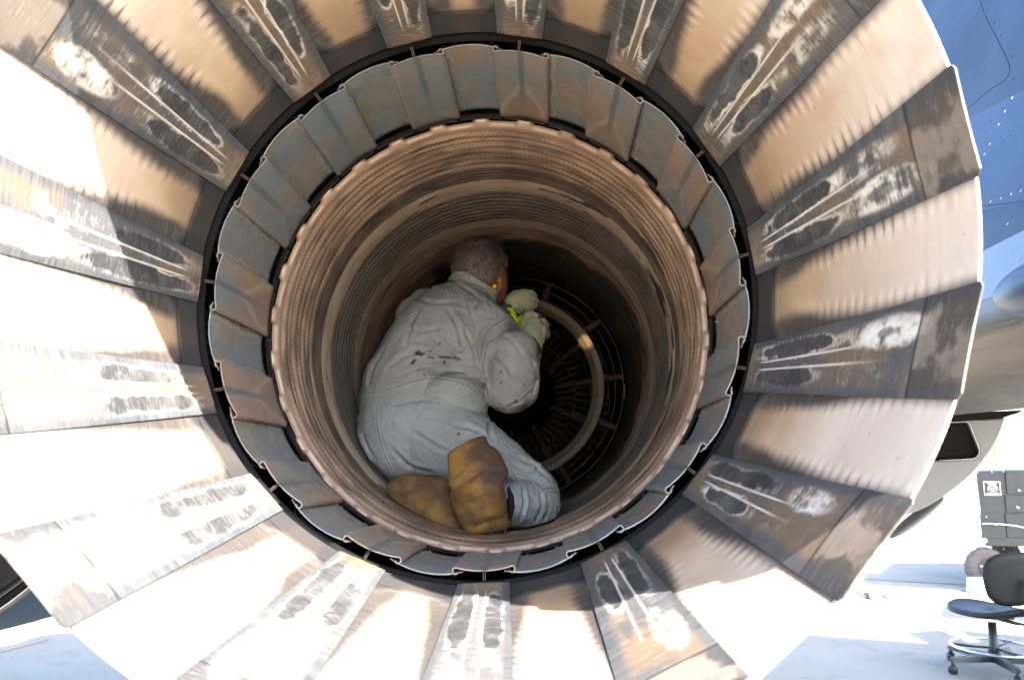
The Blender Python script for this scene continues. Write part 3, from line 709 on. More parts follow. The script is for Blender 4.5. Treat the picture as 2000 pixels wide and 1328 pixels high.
body += [PS(735, 840, 2.20, 46), PS(760, 900, 2.12, 46), PS(745, 780, 2.24, 46), PS(905, 720, 2.20, 60), PS(880, 800, 2.12, 74), PS(960, 905, 2.02, 52), PS(1060, 985, 1.96, 34), PS(1030, 1005, 1.95, 36),
         PS(1005, 690, 2.14, 48), PS(1003, 720, 2.13, 52), PS(992, 762, 2.13, 46), PS(832, 598, 2.37, 38), PS(813, 618, 2.37, 42), PS(806, 655, 2.35, 46), PS(787, 704, 2.31, 49), PS(765, 750, 2.27, 51), PS(796, 680, 2.33, 48)]
cov = spheres_mesh(body, .0036, 14)
nv = len(cov.vertices); co = np.empty(nv*3); cov.vertices.foreach_get('co', co); co = co.reshape(-1, 3)
no = np.empty(nv*3); cov.vertices.foreach_get('normal', no); no = no.reshape(-1, 3)
# keep the cloth inside the duct
rad = np.hypot(co[:, 0], co[:, 2]-AX); lim = .4515; over = rad > lim; kx = np.where(over, lim/np.maximum(rad, 1e-6), 1)
co[:, 0] *= kx; co[:, 2] = AX + (co[:, 2]-AX)*kx
px, py = project(co); facing = ((CP-co)*no).sum(1) > 0
def seg_dist(pts):
    P = spline(pts, 8); best = np.full(nv, 1e9); tt = np.zeros(nv)
    for i in range(len(P)-1):
        a, b = P[i], P[i+1]; d = b-a; L = (d@d)+1e-9
        t = np.clip(((px-a[0])*d[0]+(py-a[1])*d[1])/L, 0, 1); q = np.hypot(px-a[0]-t*d[0], py-a[1]-t*d[1])
        sd = np.sign((px-a[0])*d[1]-(py-a[1])*d[0]); w = q < abs(best); best = np.where(w, q*np.where(sd == 0, 1, sd), best); tt = np.where(w, (i+t)/(len(P)-1), tt)
    return best, tt
folds = [  # (polyline in the photograph, width, depth mm)
 ([(870, 595), (895, 640), (905, 690)], 9, 6), ([(905, 640), (925, 680), (932, 705)], 7, 6), ([(790, 640), (830, 645), (870, 637)], 9, 5),
 ([(760, 715), (800, 690), (850, 688), (900, 700)], 10, 7), ([(775, 735), (830, 715), (880, 712), (925, 728)], 8, 6), ([(835, 650), (880, 690), (930, 740)], 7, 6),
 ([(880, 735), (920, 738), (948, 752)], 6, 7), ([(905, 722), (930, 720), (945, 735)], 5, 7), ([(860, 775), (900, 782), (925, 775)], 7, 5), ([(770, 790), (830, 778), (890, 790), (940, 806)], 9, 5),
 ([(800, 840), (850, 870), (880, 885)], 10, 5), ([(760, 870), (800, 910), (850, 925)], 10, 5), ([(890, 830), (930, 838), (960, 858)], 9, 6), ([(725, 900), (750, 925), (770, 935)], 6, 5),
 ([(960, 700), (985, 720), (1000, 760)], 10, 5), ([(1000, 690), (1020, 725), (1050, 735)], 7, 5), ([(990, 795), (1015, 785), (1045, 760)], 6, 5), ([(975, 650), (1000, 665), (1025, 700)], 8, 4), ([(1040, 705), (1048, 740), (1040, 775)], 5, 5),
 ([(1000, 905), (1030, 920), (1060, 912)], 7, 6), ([(1020, 955), (1025, 985), (1015, 1020)], 7, 7), ([(1055, 960), (1060, 990), (1045, 1020)], 7, 6), ([(1005, 890), (1040, 905), (1075, 935)], 6, 5),
 ([(945, 690), (944, 715), (948, 745), (952, 775)], 5, 10), ([(800, 575), (840, 590), (900, 590)], 8, 4), ([(720, 760), (726, 720), (745, 690)], 9, 4), ([(880, 545), (905, 560), (945, 590)], 6, 4),
 ([(960, 815), (955, 840), (965, 860)], 8, 8), ([(700, 830), (715, 870), (740, 910)], 8, 4), ([(820, 600), (800, 640), (790, 690)], 10, 4), ([(850, 545), (835, 570), (815, 585)], 6, 5)]
disp = np.zeros(nv)
for pts, w, dmm in folds:
    w *= .52; dmm *= 1.25; d, t = seg_dist(pts); taper = np.sin(np.pi*np.clip(t, .02, .98))**.6; x = d/w
    disp += facing*taper*dmm*.001*(-np.exp(-x*x*1.3) + .50*np.exp(-((x-1.5)/1.0)**2) + .15*np.exp(-((x+1.9)/1.2)**2))
def vnoise(P, f, seed):
    r = np.random.default_rng(seed); out = np.zeros(len(P))
    for k in range(14):
        d = r.normal(size=3); d /= np.linalg.norm(d); out += np.sin((P@d)*f*r.uniform(.6, 1.5) + r.uniform(0, 6.28) + 1.3*np.sin((P@np.roll(d, 1))*f*.6))
    return out/14
rdg = 1-2*np.abs(vnoise(co*[1, .6, 1], 48, 8)); rdg2 = 1-2*np.abs(vnoise(co, 100, 12))
disp += .0034*vnoise(co, 30, 1) + .0026*np.clip(rdg-.45, 0, 1)**2*3 + .0009*np.clip(rdg2-.4, 0, 1)*2 - .0015
co = co + no*disp[:, None]
rad = np.hypot(co[:, 0], co[:, 2]-AX); lim = .4535; kx = np.where(rad > lim, lim/np.maximum(rad, 1e-6), 1); co[:, 0] *= kx; co[:, 2] = AX + (co[:, 2]-AX)*kx
cov.vertices.foreach_set('co', co.ravel()); cov.update()
px, py = project(co)
def blot(cx, cy, rx, ry, ang=0):
    a = math.radians(ang); X = (px-cx)*math.cos(a)+(py-cy)*math.sin(a); Y = -(px-cx)*math.sin(a)+(py-cy)*math.cos(a)
    return facing*np.clip(1.6-1.6*np.sqrt((X/rx)**2+(Y/ry)**2) + 1.1*vnoise(co, 420, int(cx)) + .5*vnoise(co, 900, int(cy)), 0, 1)
stain = np.zeros(nv)
for b in ((818, 690, 13, 7, 10), (806, 708, 12, 4, -50), (842, 698, 12, 2.5, 10), (870, 698, 16, 3, 5), (893, 700, 10, 3, 20), (868, 708, 6, 3, 60), (838, 686, 6, 3, -20), (978, 727, 3, 4, 0), (978, 747, 4, 2.5, 30), (1024, 752, 4, 2, 30), (1008, 785, 5, 3, 50), (858, 671, 3, 2, 0), (830, 735, 3, 2, 0), (855, 788, 3, 2, 0), (795, 903, 4, 2, 20), (895, 847, 4, 3, 0), (985, 702, 2, 2, 0)):
    stain = np.maximum(stain, blot(*b))
grime = np.zeros(nv)
for b in ((918, 585, 16, 6, 20), (930, 600, 10, 12, 40), (938, 594, 16, 5, 50), (905, 572, 40, 8, 15), (1000, 640, 25, 12, 60), (870, 560, 30, 7, 10), (1060, 1000, 30, 25, 0), (1010, 1020, 30, 18, 0), (1020, 795, 30, 8, -10), (760, 930, 40, 14, 30), (860, 730, 50, 10, 5), (960, 880, 40, 12, 30)):
    grime = np.maximum(grime, .75*blot(*b))
for nm, arr in (('stain', stain), ('grime', grime)):
    cov.attributes.new(nm, 'FLOAT', 'POINT').data.foreach_set('value', arr)
COV = finish(cov, 'coverall', M['cover'], PER, PO)
bvh = BVHTree.FromPolygons([Vector(c) for c in co], [tuple(p.vertices) for p in cov.polygons])
def hit(px_, py_, off=.0008, tree=None):
    d = Vector(ray(px_, py_)).normalized(); h = (tree or bvh).ray_cast(Vector(CP), d)
    return None if h[0] is None else np.array(h[0]) + np.array(h[1])*off*(1 if h[1].dot(d) < 0 else -1)
def on_cloth(pts, off=.0008, n=10, tree=None):
    out = [hit(*p, off, tree) for p in spline(pts, n)]; return [p-PO for p in out if p is not None]
def seam(pts, gap=6, stitches=True):
    P = spline(pts, 14); T = np.gradient(P, axis=0); T /= np.linalg.norm(T, axis=1)[:, None]; Nn = np.stack([-T[:, 1], T[:, 0]], -1)
    lst = []
    for s_ in (-.5, .5):
        q = [hit(*p, .0004) for p in P+Nn*gap*s_]; q = [x-PO for x in q if x is not None]
        if len(q) > 2: lst.append((q, .0011))
    if lst: multi_tube('seam', lst, M['thread'], COV, 5)
    if stitches:
        L = []; tot = np.concatenate([[0], np.cumsum(np.hypot(*np.diff(P, axis=0).T))])
        for s_ in np.arange(2, tot[-1], 3.4):
            c = np.array([np.interp(s_, tot, P[:, k]) for k in (0, 1)]); nn = np.array([np.interp(s_, tot, Nn[:, k]) for k in (0, 1)])
            q = [hit(*(c+nn*gap*f_), .0006) for f_ in (-.28, .28)]
            if all(x is not None for x in q): L.append(([x-PO for x in q], .0007))
        if L: multi_tube('stitching', L, M['threadk'], COV, 4)
seam([(700, 767), (742, 766), (775, 755), (830, 740), (880, 743), (915, 755), (930, 768)], 6)
seam([(741, 770), (735, 810), (740, 850), (752, 890), (768, 922)], 5)
seam([(940, 695), (945, 665), (955, 645), (975, 630), (998, 616)], 7)
seam([(941, 700), (944, 722), (950, 736)], 6, False)
seam([(915, 790), (940, 797), (952, 815), (960, 838)], 4, False)
seam([(975, 845), (985, 868), (1005, 885)], 5)
seam([(1050, 960), (1068, 955), (1085, 952)], 6)
seam([(996, 930), (1012, 925), (1030, 932)], 6)
# body under the clothes: one mesh with head, neck, arms and legs
thin = [(c, np.asarray(r)*.72) for c, r in body]
HY = 2.36
skull = [PS(930, 522, HY-.01, 50), PS(942, 520, HY+.03, 50), PS(938, 530, HY+.05, 50), PS(930, 506, HY+.02, 36), PS(950, 545, HY+.06, 44), PS(962, 560, HY+.09, 32), PS(968, 575, HY+.11, 22), PS(978, 552, HY+.12, 14), PS(985, 560, HY+.13, 8)]
neckc = chain((925, 580, 2.34, 34), (933, 552, HY+.01, 36), (945, 550, HY+.05, 36))
bd = spheres_mesh(thin + skull + neckc, .0045, 5)
cb = np.empty(len(bd.vertices)*3); bd.vertices.foreach_get('co', cb); cb = cb.reshape(-1, 3)
BODY = finish(bd, 'body', M['skin'], PER, PO)
bvh_b = BVHTree.FromPolygons([Vector(c) for c in cb], [tuple(p.vertices) for p in bd.polygons])
# ear
ear = spheres_mesh(chain((953, 556, HY-.002, 4.5), (955, 546, HY-.008, 4.2), (963, 538, HY-.012, 4.2), (972, 537, HY-.008, 4.2), (978, 546, HY+.0, 4), (976, 560, HY+.0, 4.2), (970, 574, HY-.002, 5), (962, 578, HY+.0, 5), n=6)
    + chain((960, 552, HY+.006, 6), (966, 560, HY+.008, 7), (964, 570, HY+.004, 6)) + chain((958, 560, HY-.002, 3), (964, 548, HY-.004, 3), (971, 549, HY-.002, 3)), .0022, 2)
finish(ear, 'ear', M['skin'], PER, PO)
pl = tube('earplug', [at(966, 559, HY-.008)-PO, at(966, 559, HY-.030)-PO], [.0075, .0062], M['plug'], PER, 12)
# short hair: scalp shell plus many thin strands
strands_v, strands_f = [], []
pxb, pyb = project(cb)
ca = at(938, 522, HY+.03)
me = BODY.data; polys = [p for p in me.polygons]
cen = np.array([np.array(p.center)+PO for p in polys]); nrm = np.array([np.array(p.normal) for p in polys])
cx_, cy_ = project(cen)
hm = (np.linalg.norm(cen-ca, axis=1) < .135) & (cy_ < 547 + np.clip((950-cx_)*.12, -6, 4)) & (cy_ < 560) & ~((cx_ > 972) & (cy_ > 520))
idx = np.nonzero(hm)[0]
sc_ = np.zeros(len(me.vertices)); sc_[np.unique(np.concatenate([np.array(polys[i].vertices) for i in idx]))] = 1
me.attributes.new('scalp', 'FLOAT', 'POINT').data.foreach_set('value', sc_)
K_ = rng.choice(idx, 34000); c = cen[K_] + rng.normal(size=(len(K_), 3))*.0018; n_ = nrm[K_]
down = -UP*.7 + RT*.15 + rng.normal(size=(len(K_), 3))*.35
tdir = n_*.18 + (down - n_*(down*n_).sum(1)[:, None])*.8; tdir /= np.linalg.norm(tdir, axis=1)[:, None]; L = rng.uniform(.005, .010, len(K_))[:, None]
sd = np.cross(tdir, n_); sd /= np.linalg.norm(sd, axis=1)[:, None]+1e-9
strands_v = np.stack([c - sd*.0006 - PO, c + sd*.0006 - PO, c + tdir*L + n_*.001 - PO], 1).reshape(-1, 3)
strands_f = np.arange(len(K_)*3).reshape(-1, 3).tolist()
mesh_obj('hair', strands_v, strands_f, M['hair'], PER)
# collar
def collar_pt(u, v):
    a = math.radians(-205 + 270*u); c = at(921 + 9*v, 570 - 16*v, 2.335); ax1 = RT*.9 - UP*.42; ax1 = ax1/np.linalg.norm(ax1); ax2 = -FW
    R = .082 - .012*v + .004*math.sin(3*a)
    return c + ax1*math.cos(a)*R + ax2*math.sin(-a)*R*.72*(1 if math.sin(-a) > 0 else .8) + UP*.012*v + (UP*.006*math.sin(a*2)) - PO
grid('collar', collar_pt, 40, 6, M['cover'], COV, solid=.005)
# gloves with five separate fingers, closed on the torch
def glove(name, palm, fingers, folds_seed):
    me = spheres_mesh(palm + [s for f_ in fingers for s in f_], .0030, 3)
    n_ = len(me.vertices); c = np.empty(n_*3); me.vertices.foreach_get('co', c); c = c.reshape(-1, 3); nn = np.empty(n_*3); me.vertices.foreach_get('normal', nn); nn = nn.reshape(-1, 3)
    c += nn*(.0016*vnoise(c, 260, folds_seed) + .0018*vnoise(c, 130, folds_seed+5))[:, None]; me.vertices.foreach_set('co', c.ravel()); me.update()
    return finish(me, name, M['glove'], PER, PO)
glove('glove', chain((1046, 692, 2.40, 13), (1042, 672, 2.42, 19), (1039, 652, 2.45, 22), (1042, 638, 2.47, 20)) + chain((1030, 655, 2.45, 15), (1028, 635, 2.47, 13)) + chain((1052, 665, 2.44, 13), (1056, 645, 2.46, 13)),
      [chain((1030, 634, 2.47, 9), (1031, 615, 2.48, 8), (1038, 611, 2.52, 7.5), (1040, 622, 2.55, 7)), chain((1042, 632, 2.48, 9), (1046, 617, 2.49, 8), (1053, 619, 2.53, 7.5), (1050, 630, 2.56, 7)),
       chain((1052, 638, 2.48, 9), (1060, 628, 2.49, 8), (1066, 634, 2.53, 7.5), (1060, 642, 2.56, 7)), chain((1056, 650, 2.47, 8.5), (1066, 645, 2.49, 7.5), (1069, 653, 2.52, 7), (1062, 658, 2.55, 6.5)),
       chain((1024, 642, 2.46, 9), (1015, 632, 2.49, 8), (1018, 622, 2.53, 7.5), (1027, 619, 2.56, 7))], 3)
glove('glove', chain((992, 590, 2.50, 9), (1000, 588, 2.51, 16), (1012, 584, 2.53, 19), (1022, 582, 2.54, 18)) + chain((1006, 597, 2.51, 11), (1018, 596, 2.53, 11)),
      [chain((1022, 572, 2.54, 8.5), (1036, 572, 2.55, 7.5), (1044, 578, 2.58, 7), (1040, 586, 2.61, 6.5)), chain((1026, 581, 2.54, 8.5), (1040, 582, 2.55, 7.5), (1047, 588, 2.58, 7), (1042, 594, 2.61, 6.5)),
       chain((1024, 590, 2.53, 8.5), (1036, 592, 2.54, 7.5), (1043, 597, 2.57, 7), (1037, 602, 2.60, 6.5)), chain((1018, 598, 2.53, 8), (1028, 601, 2.54, 7), (1035, 604, 2.57, 6.5), (1030, 607, 2.60, 6)),
       chain((1008, 598, 2.51, 8), (1012, 606, 2.53, 7.5), (1020, 608, 2.56, 7), (1028, 606, 2.59, 6.5))], 9)
# dark knitted cuff between sleeve and glove
finish(spheres_mesh(chain((1030, 676, 2.30, 22), (1044, 686, 2.39, 15)) , .004, 3), 'cuff', plain('navy_cuff', (.045, .05, .065), .9), PER, PO)
finish(spheres_mesh(chain((975, 612, 2.50, 20), (994, 598, 2.51, 12)), .004, 3), 'cuff', bpy.data.materials['navy_cuff'], PER, PO)
# leather boot covers
def poly_fill(outline, step, rmax, Yfn):
    P = spline(outline + [outline[0]], 5); xs, ys = P[:, 0], P[:, 1]; out = []
    for gx_ in np.arange(xs.min(), xs.max(), step):
        for gy in np.arange(ys.min(), ys.max(), step):
            inside = False; j = len(P)-1
            for i in range(len(P)):
                if (ys[i] > gy) != (ys[j] > gy) and gx_ < (xs[j]-xs[i])*(gy-ys[i])/(ys[j]-ys[i]+1e-9)+xs[i]: inside = not inside
                j = i
            if not inside: continue
            d = np.min(np.hypot(xs-gx_, ys-gy))
            if d < 3: continue
            out.append(PS(gx_, gy, Yfn(gx_, gy), min(d, rmax)))
    return out
def boot(outline, rmax, Yfn, creases, seed, extra=()):
    me = spheres_mesh(poly_fill(outline, 5.0, rmax, Yfn) + list(extra), .0042, 4)
    n_ = len(me.vertices); c = np.empty(n_*3); me.vertices.foreach_get('co', c); c = c.reshape(-1, 3); nn = np.empty(n_*3); me.vertices.foreach_get('normal', nn); nn = nn.reshape(-1, 3)
    c += nn*(.0012*vnoise(c, 45, seed) + .0006*vnoise(c, 150, seed+1))[:, None]
    X, Y = project(c)
    for (a, b, w, dd) in creases:
        a, b = np.array(a, float), np.array(b, float); d = b-a; L = np.linalg.norm(d); d /= L
        t = np.clip((X-a[0])*d[0]+(Y-a[1])*d[1], 0, L); q = np.hypot(X-a[0]-t*d[0], Y-a[1]-t*d[1])
        c += nn*(-dd*.7*np.exp(-(q/w)**2) + .25*dd*np.exp(-((q-2*w)/w)**2))[:, None]
    r_ = np.hypot(c[:, 0], c[:, 2]-AX); k_ = np.where(r_ > .4535, .4535/np.maximum(r_, 1e-6), 1); c[:, 0] *= k_; c[:, 2] = AX + (c[:, 2]-AX)*k_
    me.vertices.foreach_set('co', c.ravel()); me.update()
    return finish(me, 'boot_cover', M['leather'], PER, PO)
boot([(872, 886), (905, 866), (945, 850), (956, 868), (972, 878), (988, 908), (994, 930), (984, 946), (990, 975), (991, 1003), (1001, 1022), (985, 1035), (948, 1043), (908, 1038), (892, 1012), (881, 985), (877, 955), (876, 922)], 13,
     lambda x, y: 1.80 - .05*math.sin((y-850)/190*math.pi) + .05*((x-935)/60)**2 + .06*(950-y)/100*(y < 950), [((880, 958), (940, 915), 6, .006), ((940, 915), (985, 925), 5, .004), ((890, 990), (960, 970), 8, .003), ((920, 1030), (990, 1010), 6, .004)], 21)
boot([(752, 952), (764, 936), (790, 925), (830, 927), (872, 934), (882, 965), (892, 1000), (912, 1040), (868, 1033), (826, 1016), (788, 993), (762, 972)], 20,
     lambda x, y: 1.90 + .00*(x-830)/60 - .05*(y-930)/100, [((770, 965), (830, 945), 7, .004), ((790, 985), (860, 980), 8, .003)], 31)
# black boot shaft, plus a black slit standing in for the shaded cuff opening
finish(spheres_mesh(chain((975, 985, 1.83, 24), (1000, 985, 1.90, 30)) + chain((993, 952, 1.812, 3), (998, 970, 1.808, 6), (999, 990, 1.808, 7), (995, 1016, 1.815, 4), n=9), .0022, 4), 'boot', plain('boot_and_gap_black', (.008, .008, .008), .7, 0, .3, 40, 0, .15), PER, PO)
def cuff_pt(u, v):
    a = 2*math.pi*u; c = at(995 - 6*v, 985, 1.885 - .035*v); e1 = UP*.95 + RT*.15; e2 = FW*.55 + RT*.35
    R = .062*(1 + .06*math.sin(3*a+1)); return c + e1*math.sin(a)*R*1.15 + e2*math.cos(a)*R*.75 - PO
grid('trouser_cuff', cuff_pt, 36, 5, M['cover'], COV, solid=.004)

# torch held between the gloves, lighting the gutter ring
T0 = at(1008, 622, 2.50)
TOR = empty('flashlight', T0, 'yellow green flashlight held between the two pale gloves', 'flashlight')
pts = [at(990, 604, 2.47), at(997, 604, 2.47), at(1001, 611, 2.475), at(1003, 620, 2.48), at(1011, 627, 2.49), at(1024, 629, 2.51), at(1040, 630, 2.545)]
tube('body', [p-T0 for p in spline(pts, 6)], [.006]*6+[.0085]*6+[.012]*12+[.0135]*12+[.0135], M['yellow'], TOR, 14)
L0 = at(1060, 634, 2.62); LT = np.array([.3495*math.cos(math.radians(31.5)), RY-.01, AX + .3495*math.sin(math.radians(31.5))]); LT = at(1143, 668, RY)
tube('head', [at(1040, 630, 2.545)-T0, at(1046, 631, 2.565)-T0, L0-T0], [.0135, .018, .018], M['black'], TOR, 14)
em = bpy.data.materials.new('lamp_lens'); em.use_nodes = True; em.node_tree.nodes['Principled BSDF'].inputs['Emission Color'].default_value = (1, .8, .5, 1); em.node_tree.nodes['Principled BSDF'].inputs['Emission Strength'].default_value = 3
dl = (LT-L0)/np.linalg.norm(LT-L0)
tube('lens', [L0-T0, L0+dl*.002-T0], .016, em, TOR, 14)
sp = bpy.data.lights.new('torch_beam', 'SPOT'); sp.energy = 2.2; sp.color = (1, .78, .48); sp.spot_size = math.radians(9); sp.spot_blend = .9; sp.shadow_soft_size = .004
spo = bpy.data.objects.new('torch_beam', sp); COL.objects.link(spo); spo.location = tuple(L0 + dl*.006); spo.rotation_euler = Vector(-dl).to_track_quat('Z', 'Y').to_euler()

# ------------------------------------------------------------------ shop chair
CH = atz(1946, 1312); CHR = empty('work_chair', CH, 'black swivel work chair with chrome foot ring on the shaded apron', 'chair')
K = np.linalg.norm((CH-CP)*[1, 1, 0])/F       # metres per photograph pixel at the chair
def leg(ang):
    a = math.radians(ang); d = Vector((math.cos(a), math.sin(a), 0)); s_ = Vector((-d.y, d.x, 0)); pts = []
    vs, fs = [], []
    for t, w, z0, z1 in ((.03, .032, .075, .125), (.18, .026, .075, .115), (.315, .022, .078, .108), (.335, .018, .082, .104)):
        c = d*t; vs += [c - s_*w + Vector((0, 0, z0)), c + s_*w + Vector((0, 0, z0)), c + s_*w*.7 + Vector((0, 0, z1)), c - s_*w*.7 + Vector((0, 0, z1))]
    for i in range(3):
        for k in range(4): fs.append((i*4+k, i*4+(k+1) % 4, (i+1)*4+(k+1) % 4, (i+1)*4+k))
    fs += [(3, 2, 1, 0), (12, 13, 14, 15)]
    l = mesh_obj('base_leg', vs, fs, M['black'], CHR)
    c = d*.325
    tube('castor_stem', [c + Vector((0, 0, .085)), c + Vector((0, 0, .05))], .012, M['black'], l, 8)
    ax = Vector((math.cos(a+.9), math.sin(a+.9), 0))
    cw = tube('castor', [c + ax*(-.024) + Vector((0, 0, .031)), c + ax*(-.018) + Vector((0, 0, .031)), c + ax*.018 + Vector((0, 0, .031)), c + ax*.024 + Vector((0, 0, .031))], [.022, .031, .031, .022], M['black'], l, 16)
    return l
for k in range(5): leg(-98 + 72*k)
def clathe(name, prof, mat, seg=28, z0=0, parent=None, scale=(1, 1)):
    vs, fs = [], []; n = len(prof)
    for k in range(seg):
        a = 2*math.pi*k/seg
        for r, z in prof: vs.append((r*math.cos(a)*scale[0], r*math.sin(a)*scale[1], z+z0))
    for k in range(seg):
        for j in range(n-1): fs.append((k*n+j, ((k+1) % seg)*n+j, ((k+1) % seg)*n+j+1, k*n+j+1))
    return mesh_obj(name, vs, fs, mat, parent or CHR, smooth=True)
clathe('base_hub', [(0, .07), (.05, .07), (.05, .12), (.038, .145), (.03, .15)], M['black'])
clathe('gas_column', [(.031, .14), (.027, .33), (0, .331)], M['black']); clathe('piston', [(.014, .33), (.014, .372)], M['chrome'])
ringp = [(.262 + .0095*math.cos(t), .165 + .0095*math.sin(t)) for t in np.linspace(0, 2*math.pi, 13)]
clathe('foot_ring', ringp, M['chrome'], 64)
for k in range(3):
    a = math.radians(40+120*k); tube('ring_arm', [(0, 0, .16), (.13*math.cos(a), .13*math.sin(a), .158), (.262*math.cos(a), .262*math.sin(a), .165)], .008, M['black'], CHR)
SD = math.radians(105)     # the way the seat faces, away to the left
sdv, ssv = Vector((math.cos(SD), math.sin(SD), 0)), Vector((-math.sin(SD), math.cos(SD), 0))
sv_, sf_ = [], []; NR, NA = 14, 56
def seat_xy(r, a): 
    e = .42; x = math.copysign(abs(math.cos(a))**e*.235*r, math.cos(a)) if False else .245*r*math.cos(a)*(1 + .16*math.cos(2*a+math.pi)*-1); y = .235*r*math.sin(a)*(1 + .12*math.sin(2*a)**2)
    return x*(1+.10*math.sin(2*a)**2), y
for layer in (0, 1):
    for i in range(NR+1):
        for k in range(NA):
            r = i/NR; a = 2*math.pi*k/NA; x, y = seat_xy(r, a)
            z = .415 + .018*(y/.235)**2*0 + .022*(x/.245)**2*(x < 0) - .028*max(0, x/.245)**2*0 + .020*(abs(x)/.245)**3
            if layer == 0: z += .0035*math.cos(r*2*math.pi*6.5)*(r < .93) - .012*max(0, r-.93)/.07
            else: z -= .038*(1-.25*max(0, r-.8)/.2)
            p = sdv*x + ssv*y; sv_.append((p.x, p.y, z))
    b = layer*(NR+1)*NA
    for i in range(NR):
        for k in range(NA):
            q = (b+i*NA+k, b+i*NA+(k+1) % NA, b+(i+1)*NA+(k+1) % NA, b+(i+1)*NA+k); sf_.append(q if layer == 1 else q[::-1])
e0 = NR*NA; e1 = (NR+1)*NA + NR*NA
for k in range(NA): sf_.append((e0+k, e0+(k+1) % NA, e1+(k+1) % NA, e1+k))
bm = bmesh.new(); vv = [bm.verts.new(p) for p in sv_]
for q in sf_:
    q = list(dict.fromkeys(q))
    try: bm.faces.new([vv[i] for i in q])
    except ValueError: pass
bmesh.ops.remove_doubles(bm, verts=bm.verts, dist=1e-4); bmesh.ops.recalc_face_normals(bm, faces=bm.faces[:])
bm_obj('seat', bm, M['vinyl'], CHR, True)
box('seat_plate', (0, 0, .374), (.2, .2, .012), M['black'], CHR, bevel=.003)
# backrest: rounded cushion standing behind the seat
def backrest():
    vs, fs = [], []; NA_, NR_ = 48, 10
    for side in (0, 1):
        for i in range(NR_+1):
            for k in range(NA_):
                r = i/NR_; a = 2*math.pi*k/NA_; n_ = 3.8
                cx = math.copysign(abs(math.cos(a))**(2/n_), math.cos(a))*.255*r; cz = math.copysign(abs(math.sin(a))**(2/n_), math.sin(a))*.178*r
                cx *= 1 - .16*max(0, -cz/.185)
                th = .020*math.sqrt(max(0, 1-r**8)); bow = .045*(cx/.245)**2
                p = -sdv*(.265 + cz*.16 - bow - (th if side == 0 else -th)) + ssv*cx; vs.append((p.x, p.y, .66 + cz))
        b = side*(NR_+1)*NA_
        for i in range(NR_):
            for k in range(NA_):
                q = (b+i*NA_+k, b+i*NA_+(k+1) % NA_, b+(i+1)*NA_+(k+1) % NA_, b+(i+1)*NA_+k); fs.append(q if side else q[::-1])
    bm = bmesh.new(); vv = [bm.verts.new(p) for p in vs]
    for q in fs:
        try: bm.faces.new([vv[i] for i in q])
        except ValueError: pass
    bmesh.ops.remove_doubles(bm, verts=bm.verts, dist=2e-4); bmesh.ops.recalc_face_normals(bm, faces=bm.faces[:])
    return bm_obj('backrest', bm, M['vinyl'], CHR, True)
backrest()
def bar_path(pts, w, t):
    vs, fs = [], []; pts = [Vector(p) for p in pts]
    for i, p in enumerate(pts):
        tg = (pts[min(i+1, len(pts)-1)]-pts[max(0, i-1)]).normalized(); nn = tg.cross(ssv).normalized()
        vs += [p - ssv*w - nn*t, p + ssv*w - nn*t, p + ssv*w + nn*t, p - ssv*w + nn*t]
    for i in range(len(pts)-1):
        for k in range(4): fs.append((i*4+k, i*4+(k+1) % 4, (i+1)*4+(k+1) % 4, (i+1)*4+k))
    n_ = len(pts); fs += [(3, 2, 1, 0), tuple((n_-1)*4+k for k in range(4))]
    return mesh_obj('back_bracket', vs, fs, M['black'], CHR)
zz_ = lambda x, z: -sdv*x + Vector((0, 0, z))
bar_path([zz_(.04, .362), (zz_(.22, .362)), zz_(.285, .372), zz_(.318, .42), zz_(.325, .50), zz_(.318, .66)], .027, .006)
tube('adjuster_knob', [zz_(.325, .64), zz_(.36, .64)], [.026, .022], M['black'], CHR, 10)

# ------------------------------------------------------------------ ground cart
YC = 8.85
c0 = at(1905, 918, YC); GC = empty('ground_cart', (c0[0], YC, 0), 'dark olive grey ground support cart on rubber wheels behind the chair', 'cart')
gz = lambda py: at(1930, py, YC)[2]; gxx = lambda px_, py_: at(px_, py_, YC)[0] - c0[0]
zt, zb = gz(920), gz(1066)
outl = [(0, 0, zt), (1.9, 0, zt+.03), (1.9, 0, zb-.02), (gxx(1932, 1066), 0, zb), (gxx(1921, 1040), 0, gz(1040)), (gxx(1916, 1010), 0, gz(1010))]
extrude_poly('body', outl, (.80, 1.25, 0), M['cart'], GC, bevel=.012)
for (p0, p1, q0, q1) in ((1961, 2000, 917, 965), (1961, 2000, 966, 1000), (1961, 2000, 1001, 1050), (2002, 2080, 917, 1050), (1912, 1960, 1002, 1052)):
    x0, x1 = gxx(p0, q0)+.004, gxx(p1, q0); box('access_panel', ((x0+x1)/2, -.006, (gz(q0)+gz(q1))/2), (x1-x0, .012, gz(q0)-gz(q1)-.012), M['cart'], GC, bevel=.004)
for p in ((1907.5, 923), (1936, 922), (1959, 921), (1925, 1009)): tube('bolt', [(gxx(*p), -.004, gz(p[1])), (gxx(*p), -.014, gz(p[1]))], .008, M['rivet'], GC, 8)
for p in ((1988, 957), (1985, 990)): box('latch', (gxx(*p), -.018, gz(p[1])), (.035, .012, .02), M['chrome'], GC, rot=Matrix.Rotation(.5, 3, 'Y'), bevel=.003)
